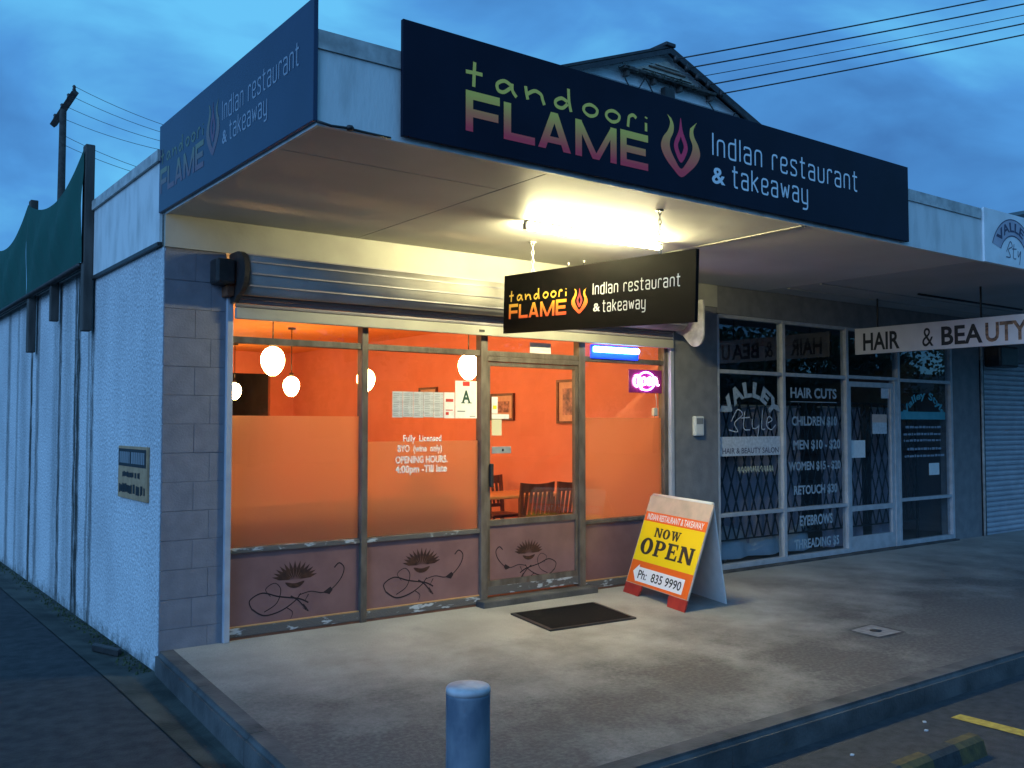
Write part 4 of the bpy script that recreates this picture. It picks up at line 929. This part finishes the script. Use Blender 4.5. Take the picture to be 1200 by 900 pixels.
# bollard
bo = thing('bollard', (-.062, -3.834, -.21), 'round blue painted steel bollard with pale cap at the kerb corner', 'bollard')
lathe('post', [(.079, 0), (.0775, .01), (.0775, .80), (.077, .817)], (-.062, -3.834, -.21), 'bollard_paint', bo, 36)
lathe('cap', [(.0785, .812), (.0785, .826), (.074, .834), (.03, .838)], (-.062, -3.834, -.21), 'bollard_cap', bo, 36)

# ================================================================== INTERIOR OF THE DINING ROOM
lampn = 0
def pendant(x, y, z, lb):
    t_ = thing('pendant_lamp', (x, y, z), lb, 'lamp', 'pendant lamps in the dining room')
    pr = [(.012, -.132)] + [(.105 * math.sin(a) * (1 - .12 * math.cos(a)), -.132 * math.cos(a)) for a in lin(R(22), R(168), 12)]
    pr[0] = (.03, -.128); lathe('globe', pr, (x, y, z), 'lamp_glow', t_, 20)
    lathe('cap', [(.03, .122), (.03, .17), (.012, .18)], (x, y, z), 'dark_metal', t_, 12)
    tube('cord', [(x, y, z + .17), (x, y, 2.80)], .006, 'dark_metal', t_, 6)
    lathe('ceiling_rose', [(.05, 2.775 - z), (.05, 2.80 - z)], (x, y, z), 'dark_metal', t_, 12)
LN = ['large glowing egg shaped lamp hanging closest behind the frosted window', 'glowing egg shaped lamp hanging just above the grade certificate', 'glowing lamp partly hidden behind the brown window mullion', 'glowing egg lamp on a long cord over the middle tables', 'small far glowing lamp before the dark kitchen opening', 'glowing lamp over the second table by the driveway wall', 'glowing lamp over the third table by the driveway wall']
for x, y, z in ((1.41, 1.50, 2.105), (3.44, 1.35, 2.12), (3.25, 3.2, 2.05), (3.1, 4.97, 2.03), (3.37, 7.75, 2.05), (1.41, 3.3, 2.08), (1.41, 5.2, 2.08)):
    pendant(x, y, z, LN.pop(0))
def picture(y0, y1, z0, z1, m, lb):
    t_ = thing('framed_picture', (4.97, (y0 + y1) / 2, z0), lb, 'picture'); X = 4.983; f = .028
    boxes('frame', [(X - .03, X, y0, y1, z1 - f, z1), (X - .03, X, y0, y1, z0, z0 + f), (X - .03, X, y0, y0 + f, z0 + f, z1 - f), (X - .03, X, y1 - f, y1, z0 + f, z1 - f)], 'picture_frame', t_)
    box('mount', (X - .012, X - .001, y0 + f, y1 - f, z0 + f, z1 - f), 'picture_mat', t_); g = .07
    box('print', (X - .014, X - .0125, y0 + f + g, y1 - f - g, z0 + f + g, z1 - f - g), m, t_)
picture(1.36, 1.79, 1.545, 2.045, 'print_b', 'tall framed picture with wide mount on the orange wall'); picture(2.62, 3.12, 1.585, 1.92, 'print_a', 'wide dark framed picture on the orange wall behind the door notices'); picture(4.38, 4.85, 1.70, 2.05, 'print_a', 'dark framed picture on the orange wall above the menu sheets')
def chair(x, y, rz, lb):
    t_ = thing('dining_chair', (0, 0, 0), lb, 'chair', 'dark wooden dining chairs')
    o = box('seat', (-.21, .21, -.20, .21, .43, .465), 'wood', t_, .012)
    for s_ in (-1, 1):
        tube('leg', [(s_ * .18, .18, 0), (s_ * .18, .18, .43)], .018, 'wood', t_, 8)
        prism('leg', [(-.26, 0), (-.225, 0), (-.185, .45), (-.235, .90), (-.268, .90), (-.222, .45)], 0, s_ * .20 - .018, s_ * .20 + .018, 'wood', t_)
        box('side_stretcher', (s_ * .185 - .01, s_ * .185 + .01, -.21, .17, .18, .205), 'wood', t_)
    V = []; n_ = 8
    for i in range(n_ + 1):
        u = -1 + 2 * i / n_; x_ = u * .225; dy = -.03 * (1 - u * u); top = .905 - .018 * (1 - u * u)
        for (yy, zz) in ((-.262, .80), (-.238, .80), (-.245, top), (-.270, top)): V.append((x_, yy + dy, zz))
    F = [(i * 4 + j, i * 4 + (j + 1) % 4, (i + 1) * 4 + (j + 1) % 4, (i + 1) * 4 + j) for i in range(n_) for j in range(4)] + [(3, 2, 1, 0), tuple(n_ * 4 + j for j in range(4))]
    mesh('top_rail', V, F, 'wood', t_); box('lower_rail', (-.182, .182, -.235, -.205, .52, .56), 'wood', t_)
    for i in range(6):
        x_ = -.15 + i * .06; prism('slat', [(-.23, .555), (-.215, .555), (-.262, .81), (-.278, .81)], 0, x_ - .014, x_ + .014, 'wood', t_)
    t_.location = (x, y, .02); t_.rotation_euler = (0, 0, rz)
    return t_
def copychair(src, x, y, rz, lb):
    t_ = src.copy(); COL.objects.link(t_); t_.location = (x, y, .02); t_.rotation_euler = (0, 0, rz); t_['label'] = lb
    for c in src.children: d = c.copy(); COL.objects.link(d); d.parent = t_
def table(x, y, lb):
    t_ = thing('dining_table', (x, y, .02), lb, 'table', 'dining tables')
    box('top', (x - .50, x + .50, y - .34, y + .34, .725, .76), 'table_wood', t_, .01)
    for sx in (-1, 1):
        for sy in (-1, 1): box('leg', (x + sx * .44 - .025, x + sx * .44 + .025, y + sy * .29 - .025, y + sy * .29 + .025, .02, .725), 'wood', t_, .004)
c0 = chair(4.29, 1.55, 0, 'slat backed wooden chair turned away from the door at the first table')
table(4.40, 2.02, 'wooden table top showing behind the chairs near the door')
copychair(c0, 4.755, 1.52, R(2), 'slat backed wooden chair close to the orange wall beside the door frame')
copychair(c0, 4.66, 2.52, R(178), 'slat backed wooden chair on the far side of the first table')
copychair(c0, 3.62, 2.2, R(-95), 'slat backed wooden chair at the end of the first table')
table(4.2, 4.2, 'wooden table further back along the orange wall'); copychair(c0, 4.2, 3.7, 0, 'slat backed wooden chair at the table further back')
table(1.2, 2.6, 'wooden table behind the frosted window'); copychair(c0, 1.2, 2.05, 0, 'slat backed wooden chair behind the frosted window')
table(1.2, 5.0, 'wooden table deep in the room by the driveway wall'); table(2.9, 6.3, 'wooden table standing before the back wall')
ct = thing('serving_counter', (2.0, 8.4, .02), 'dark serving counter in front of the back wall', 'counter')
box('front', (1.0, 3.2, 8.2, 8.7, .02, 1.05), 'wood', ct, .01); box('counter_top', (.95, 3.25, 8.15, 8.75, 1.052, 1.10), 'dark_metal', ct, .008)
for i, (xa, xb) in enumerate(((.30, 1.45), (1.50, 2.62))):  # unseen benches added to shade the lower part of the frosted film
    t_ = thing('film_shade_bench', ((xa + xb) / 2, .6, .02), 'unseen dark maroon bench added to shade the frosted window %s' % ('beside the block pillar' if i == 0 else 'beside the door'), 'bench')
    box('backrest', (xa, xb, .34, .44, .02, .93), 'film_shade_bench', t_, .03); box('seat', (xa, xb, .445, .92, .30, .47), 'film_shade_bench', t_, .03); box('plinth', (xa + .03, xb - .03, .43, .86, .02, .298), 'wood', t_)
# ---- papers on the glass
random.seed(2)
for i in range(5):
    a = 1.822 + i * .098
    t_ = thing('menu_sheet', (a + .05, .045, 1.585), 'pale menu sheet, %s from the white card in the taped row' % ['fifth', 'fourth', 'third', 'second', 'first'][i], 'menu', 'menu sheets taped to the window'); box('sheet', (a, a + .094, .0465, .048, 1.592 + .004 * (i % 2), 1.803), 'paper_grey', t_)
    k = Ink(PF(.0465), .0008)
    for r in range(13):
        z = 1.785 - r * .0145; k.rect(a + .01, a + .01 + random.uniform(.035, .055), z - .003, z); k.rect(a + .074, a + .085, z - .003, z)
    k.build('print_lines', 'ink_grey', t_)
t_ = thing('menu_card', (2.365, .045, 1.585), 'white card with red boxes at the end of the menu row', 'menu'); box('sheet', (2.315, 2.418, .0465, .048, 1.588, 1.805), 'paper', t_)
k = Ink(PF(.0465), .0008); k.rect(2.33, 2.405, 1.725, 1.75); k.rect(2.33, 2.40, 1.652, 1.66); k.rect(2.33, 2.36, 1.615, 1.64); k.build('red_boxes', 'red_print', t_)
ac_ = thing('grade_certificate', (2.53, .045, 1.59), 'white food grade certificate with large letter A and red mark', 'certificate'); box('sheet', (2.425, 2.645, .0455, .0475, 1.588, 1.905), 'paper', ac_)
k = Ink(PF(.0455), .0008); text(k, 'A', 2.490, 2.580, 1.715, 1.825, bold=.03); k.rect(2.482, 2.525, 1.715, 1.722); k.rect(2.548, 2.592, 1.715, 1.722); k.build('letter', 'green_ink', ac_)
k = Ink(PF(.0455), .0008); k.rect(2.50, 2.57, 1.862, 1.90); k.build('red_mark', 'red_print', ac_)
k = Ink(PF(.0455), .0008); k.rect(2.445, 2.525, 1.642, 1.652); k.rect(2.57, 2.63, 1.602, 1.608); k.build('small_print', 'ink_grey', ac_)
for (a, b, z0, z1, m, lb) in ((2.80, 2.862, 1.63, 1.775, 'paper', 'narrow white and yellow card inside the door glass'), (2.80, 2.985, 1.585, 1.625, 'paper', 'thin white strip notice on the door glass'), (2.80, 2.905, 1.44, 1.58, 'cream_note', 'cream paper note hanging on the door glass')):
    t_ = thing('door_notice', ((a + b) / 2, .04, z0), lb, 'notice'); box('sheet', (a, b, .042, .0445, z0, z1), m, t_)
    if 'yellow' in lb: box('yellow_patch', (a + .012, b - .012, .0405, .0418, 1.67, 1.70), 'board_yellow', t_)
for (tx, u0, u1, z0, z1, bd) in (('Fully  Licensed', 1.925, 2.29, 1.38, 1.45, .02), ('BYO  (wine  only)', 1.875, 2.295, 1.295, 1.37, .02), ('OPENING HOURS.', 1.855, 2.35, 1.22, 1.28, .025), ('4:00pm -Till late', 1.855, 2.345, 1.125, 1.205, .025)):
    k = Ink(PF(.05), .0012); text(k, tx, u0, u1, z0, z1, bold=bd); tag(k.build('window_lettering', 'vinyl_white'), 'white vinyl words %s on the orange lit window' % tx.replace('  ', ' '), 'lettering')
# ---- neon OPEN sign
ns = thing('neon_sign', (4.66, .0, 1.85), 'glowing pink and violet neon sign reading Open in the window', 'neon sign')
box('board', (4.425, 4.875, .034, .044, 1.845, 2.072), 'neon_board', ns, .003)
def neon(nm, pts, m, r=.007): tube(nm, [(4.65 + u, .024, 1.96 + v) for u, v in cat(pts, 5)], r, m, ns, 8)
neon('letter_tube', [(-.10, .055), (-.155, .03), (-.165, -.02), (-.13, -.055), (-.09, -.02), (-.085, .03), (-.115, .055), (-.15, .05)], 'neon_pink')
neon('letter_tube', [(-.065, .03), (-.062, -.03), (-.066, -.085)], 'neon_pink'); neon('letter_tube', [(-.06, .015), (-.03, .035), (-.005, .01), (-.015, -.03), (-.055, -.035)], 'neon_pink')
neon('letter_tube', [(.02, -.005), (.065, .005), (.055, .035), (.03, .03), (.018, -.005), (.03, -.035), (.07, -.03)], 'neon_pink')
neon('letter_tube', [(.095, .035), (.097, 0), (.095, -.04)], 'neon_pink'); neon('letter_tube', [(.098, .01), (.125, .038), (.145, .015), (.148, -.03), (.17, -.035)], 'neon_pink')
neon('ring_tube', [(.115 * math.cos(t), .088 * math.sin(t)) for t in lin(R(15), R(345), 16)], 'neon_violet', .0065)
tube('flex', [(4.80, .05, 1.85), (4.82, .055, 1.76), (4.82, .06, 1.70)], .004, 'white_plastic', ns, 6); box('transformer', (4.79, 4.845, .06, .10, 1.62, 1.70), 'white_plastic', ns, .008)
tube('flex', [(4.815, .08, 1.62), (4.80, .085, 1.3), (4.82, .085, 1.0)], .003, 'dark_metal', ns, 6)
bs = thing('blue_light', (4.21, .0, 2.17), 'glowing blue strip light fixed over the side window', 'light')
box('case', (3.905, 4.52, -.005, .018, 2.155, 2.285), 'blue_case', bs, .01); tube('strip', [(3.93, -.022, 2.24), (4.49, -.022, 2.24)], .028, 'led_blue', bs, 10)

# ================================================================== POSTS, SHADE CLOTH, POLE, HOUSES, WIRES
def post(y, z0, z1, w, lb):
    o = box('shade_post', (-.10, -.0235, y - w / 2, y + w / 2, z0, z1), 'post_wood', None, .008); tag(o, lb, 'post')
post(1.99, 2.33, 3.93, .11, 'tall dark timber post carrying the shade cloth at the end of the parapet'); post(4.49, 2.30, 3.93, .11, 'second tall timber post carrying the green shade cloth'); post(3.32, 2.53, 2.98, .07, 'short dark batten below the green shade cloth'); post(7.2, 2.3, 3.93, .11, 'tall timber post under the far end of the green shade cloth')
V = []; F = []
def cloth(y0, y1, sag):
    k = len(V); nx_, nz = 48, 12
    for i in range(nx_ + 1):
        u = i / nx_; y = y0 + (y1 - y0) * u; zt_ = 3.88 - sag * 4 * u * (1 - u) * (.9 + .1 * math.cos(3 * u)); zb_ = 2.915
        for j in range(nz + 1): v = j / nz; V.append((-.115 - .05 * math.sin(v * 3.1) * math.sin(u * 3.1) - (.016 * math.sin(u * 17 + 5 * v) + .009 * math.sin(u * 41 - 7 * v)) * math.sin(v * 3.1), y, zb_ + (zt_ - zb_) * v))
    F.extend([(k + i * (nz + 1) + j, k + (i + 1) * (nz + 1) + j, k + (i + 1) * (nz + 1) + j + 1, k + i * (nz + 1) + j + 1) for i in range(nx_) for j in range(nz)])
cl = thing('shade_cloth', (-.11, 5, 2.915), 'dark green shade cloth sagging between posts above the stucco wall', 'shade cloth')
V, F = [], []; cloth(1.95, 4.49, .27); mesh('panel', V, F, 'shade_cloth', cl, True); V, F = [], []; cloth(4.49, 7.2, .30); mesh('panel', V, F, 'shade_cloth', cl, True); V, F = [], []; cloth(7.2, 12, .30); mesh('panel', V, F, 'shade_cloth', cl, True)
tube('bottom_batten', [(-.10, 2.06, 2.90), (-.10, 12, 2.90)], .028, 'dark_metal', cl, 6)
# power pole
pp = thing('power_pole', (3.3, 20.4, -.2), 'dark timber power pole with one crossarm behind the building', 'power pole')
tube('shaft', [(3.26, 20.42, -.3), (3.265, 20.3, 9.88)], .13, 'pole_wood', pp, 10, r2=.085)
CA, CB = Vector((3.145, 20.9, 9.60)), Vector((3.44, 19.75, 10.23))
V, F = [], []; tubevf([CA, CB], .10, V, F, 4); mesh('crossarm', V, F, 'pole_wood', pp)
ins = []
for t in (.08, .4, .7, .95):
    p = CA.lerp(CB, t); lathe('insulator', [(.03, .06), (.05, .10), (.035, .15), (.05, .19), (.02, .23)], p, 'dark_metal', pp, 8); ins.append(p + Vector((0, 0, .2)))
def wire(a, b, sag, r, lb, grp):
    a, b = Vector(a), Vector(b); pts = [a.lerp(b, t) - Vector((0, 0, sag * 4 * t * (1 - t))) for t in lin(0, 1, 24)]
    o = tube('power_line', pts, r, 'dark_metal', None, 5); tag(o, lb, 'wire', grp)
# gabled house behind
gh = thing('gabled_house', (10.1, 9, 0), 'pale weatherboard house with dark gable roof rising behind the canopy', 'house')
GY = 5.0; ax, az = 10.08, 8.16; SL = .373
box('wall', (5.2, 15.0, GY + .15, 14, 3.09, 6.1), 'weatherboard', gh)
# weatherboards across the gable, each lapped over the one below
z = 5.4
while z < az - .1:
    hw = min(4.7, (az - .02 - z) / SL); h2 = max(.02, min(4.7, (az - .02 - (z + .165)) / SL)); V = [(ax - hw, GY, z), (ax + hw, GY, z), (ax + h2, GY + .02, z + .17), (ax - h2, GY + .02, z + .17), (ax - hw, GY + .03, z), (ax + hw, GY + .03, z)]
    mesh('weatherboard', V, [(0, 1, 2, 3), (0, 4, 5, 1)], 'weatherboard', gh); z += .165
prism('gable_wall', [(ax - 4.7, 5.38), (ax + 4.7, 5.38), (ax + 4.7, az - 4.7 * SL - .03), (ax, az - .03), (ax - 4.7, az - 4.7 * SL - .03)], 1, GY + .04, GY + .14, 'weatherboard', gh)
for s_ in (-1, 1):
    rf = prism('roof', [(ax, az + .02), (ax + s_ * 5.3, az - 5.3 * SL + .02), (ax + s_ * 5.3, az - 5.3 * SL + .065), (ax, az + .065)], 1, GY - .14, 14, 'roof_dark', gh)
    prism('barge_board', [(ax + s_ * .0, az + .0), (ax + s_ * 5.25, az - 5.25 * SL), (ax + s_ * 5.25, az - 5.25 * SL - .085), (ax, az - .085)], 1, GY - .16, GY - .12, 'roof_dark', gh)
box('ridge_cap', (ax - .12, ax + .12, GY - .18, 14, az + .03, az + .10), 'roof_dark', gh, .015)
vt = prism('gable_vent', [(ax - .80, 7.66), (ax + .80, 7.66), (ax, 7.96)], 1, GY - .07, GY + .01, 'lattice', gh)
for i in range(3):
    z = 7.69 + i * .07; hw = .68 * (1 - (z - 7.66) / .30); box('vent_slat', (ax - hw, ax + hw, GY - .10, GY - .071, z, z + .022), 'wood' if i % 2 else 'lattice', vt)
sb = box('shelf_beam', (ax - 1.10, ax + 1.20, GY - .16, GY - .02, 7.565, 7.62), 'post_wood', gh, .008)
for u in (-1.0, -.35, .3, 1.1): box('bracket', (ax + u - .03, ax + u + .03, GY - .13, GY - .02, 7.46, 7.564), 'post_wood', sb)
box('stay_post', (ax - .12, ax + .12, GY - .14, GY - .03, 6.6, 7.455), 'dark_metal', gh)
for u0, u1, zz in ((-1.2, -.5, 7.58), (-.6, .1, 7.55), (1.0, 1.9, 7.46)):
    tube('loose_cable', [(ax + u0 + (u1 - u0) * t, GY - .10, zz - .32 * math.sin(math.pi * t) + .04 * math.sin(9 * t)) for t in lin(0, 1, 10)], .012, 'dark_metal', gh, 5)
# creeper on the shelf
V = []; F = []; random.seed(9)
for i in range(420):
    u = random.gauss(.2, .7); c = Vector((ax + max(-1.15, min(1.3, u)), GY - .12 + random.uniform(-.06, .06), 7.61 + abs(random.gauss(0, .035)) - .07 * random.random())); s_ = random.uniform(.015, .04); k = len(V)
    d1 = Vector([random.gauss(0, 1) for _ in range(3)]).normalized() * s_; d2 = d1.orthogonal().normalized() * s_ * .6
    V += [c - d1, c + d2, c + d1, c - d2]; F.append((k, k + 1, k + 2, k + 3))
cr_ = mesh('creeper', V, F, 'vine'); tag(cr_, 'dark creeper growing along the gable shelf of the house', 'plant')
wires = [((10.2, GY - .17, 7.99), (15.435, 1.251, 9.434)), ((10.48, GY - .17, 7.89), (15.44, 1.258, 9.219)), ((10.75, GY - .17, 7.79), (15.445, 1.265, 9.019)), ((11.04, GY - .17, 7.71), (15.449, 1.27, 8.866)), ((11.39, GY - .17, 7.62), (15.454, 1.277, 8.666))]
WN = ['fixed highest on the gable next to the ridge', 'fixed second highest on the gable edge', '', 'fixed fourth down on the gable edge', 'fixed lowest on the gable edge']
for i, (a, b) in enumerate(wires):
    a_ = Vector(a); lathe('insulator', [(.03, -.06), (.05, -.02), (.04, .04), (.02, .07)], a_, 'dark_metal', gh, 8)
    b2 = a_ + (Vector(b) - a_) * 2.6; wire(a_, b2, .12, .008 if i == 2 else .014, 'thin grey overhead wire between the thicker street wires' if i == 2 else 'dark overhead street wire ' + WN[i], 'overhead wires from the gable')
for i, p in enumerate(ins): wire(p, (9.6 + .3 * i, 13.0, 8.35), .8, .007, 'thin sagging wire from the %s insulator of the power pole crossarm' % ['lowest', 'second lowest', 'second highest', 'highest'][i], 'wires from the power pole')
for i, z in enumerate((9.2, 8.95)): wire((3.265, 20.3, z), (9.2, 13.5, 7.3 + i * .1), .7, .007, ['upper', 'lower'][i] + ' of the two wires fixed to the power pole shaft', 'low wires from the power pole')
fh = thing('far_house', (36, 12, 0), 'dark roof corner showing above the salon fascia board', 'house')
prism('roof', [(30.6, 8.55), (36, 9.9), (41, 8.55)], 1, 9, 15, 'roof_dark', fh); box('wall', (31.2, 40.5, 9.4, 14.6, -.2, 8.55), 'weatherboard', fh)

# ================================================================== ACROSS THE STREET (seen mirrored in the glass)
def tree(x, y, h, w, lb, seed):
    random.seed(seed); t_ = thing('street_tree', (x, y, -.22), lb, 'tree', 'trees across the street')
    tube('trunk', [(x, y, -.25), (x + .1, y, h * .3), (x, y + .1, h * .6)], .22, 'bark', t_, 8, r2=.08)
    V, F = [], []
    cl_ = [(random.gauss(0, w * .35), random.gauss(0, w * .35), h * random.uniform(.32, .95)) for _ in range(26)]
    for i in range(2600):
        q = random.choice(cl_); rr = w * .26; c = Vector((x + q[0] + random.gauss(0, rr * .6), y + q[1] + random.gauss(0, rr * .6), q[2] + random.gauss(0, rr * .45))); s_ = random.uniform(.10, .24)
        d1 = Vector([random.gauss(0, 1) for _ in range(3)]).normalized() * s_; d2 = d1.orthogonal().normalized() * s_ * .6; k = len(V); V += [c - d1, c + d2, c + d1, c - d2]; F.append((k, k + 1, k + 2, k + 3))
    mesh('crown', V, F, 'leaf', t_)
TN = ['opposite the driveway', 'opposite the block pillar', 'opposite the restaurant', 'beside the first low house', 'between the two long houses', 'in front of the long grey house', 'shading the long house gate', 'beside the gap in the row', 'beyond the gap in the row', 'at the last house', 'at the end of the row']
for i, (x, y, h, w) in enumerate(((4, -28, 6.0, 3.4), (12, -29, 7.2, 4), (20, -27, 6.2, 3.4), (28, -28, 7.5, 4.2), (36, -27, 6.6, 3.6), (43, -28, 8.4, 4.6), (48.5, -27, 7.6, 4.0), (53, -28, 6.2, 3.2), (63, -27, 8.0, 4.4), (69, -28, 6.4, 3.8), (77, -27, 8.5, 4.6))): tree(x, y, h, w, 'dark leafy street tree ' + TN[i] + ' across the street', 40 + i)
for i, (x0, x1, h, lb) in enumerate(((-6, 9, 3.4, 'low house across the street opposite the driveway'), (13, 33, 3.6, 'long low house across the street facing the shops'), (38, 55, 3.9, 'long grey house across the street facing the salon'), (60, 82, 3.9, 'last low house across the street beyond the gap'))):
    t_ = thing('street_house', ((x0 + x1) / 2, -36, -.22), lb, 'house'); box('wall', (x0, x1, -40, -33, -.25, h), 'hedge_wall', t_)
    prism('roof', [(-41, h), (-36.5, h + 1.9), (-32.4, h)], 0, x0 - .5, x1 + .5, 'roof_dark', t_)
    for k_ in range(3):
        xw = x0 + (x1 - x0) * (.2 + .3 * k_); box('window', (xw - .8, xw + .8, -33, -32.97, .9, 2.2), 'house_glass', t_)
    box('door', (x0 + 1, x0 + 1.9, -33, -32.96, -.2, 1.9), 'wood', t_)
fpth = sheet('far_footpath', [-40, 120], [-32, -26], lambda x, y: -.13, 'kerb'); fpth['kind'] = 'structure'
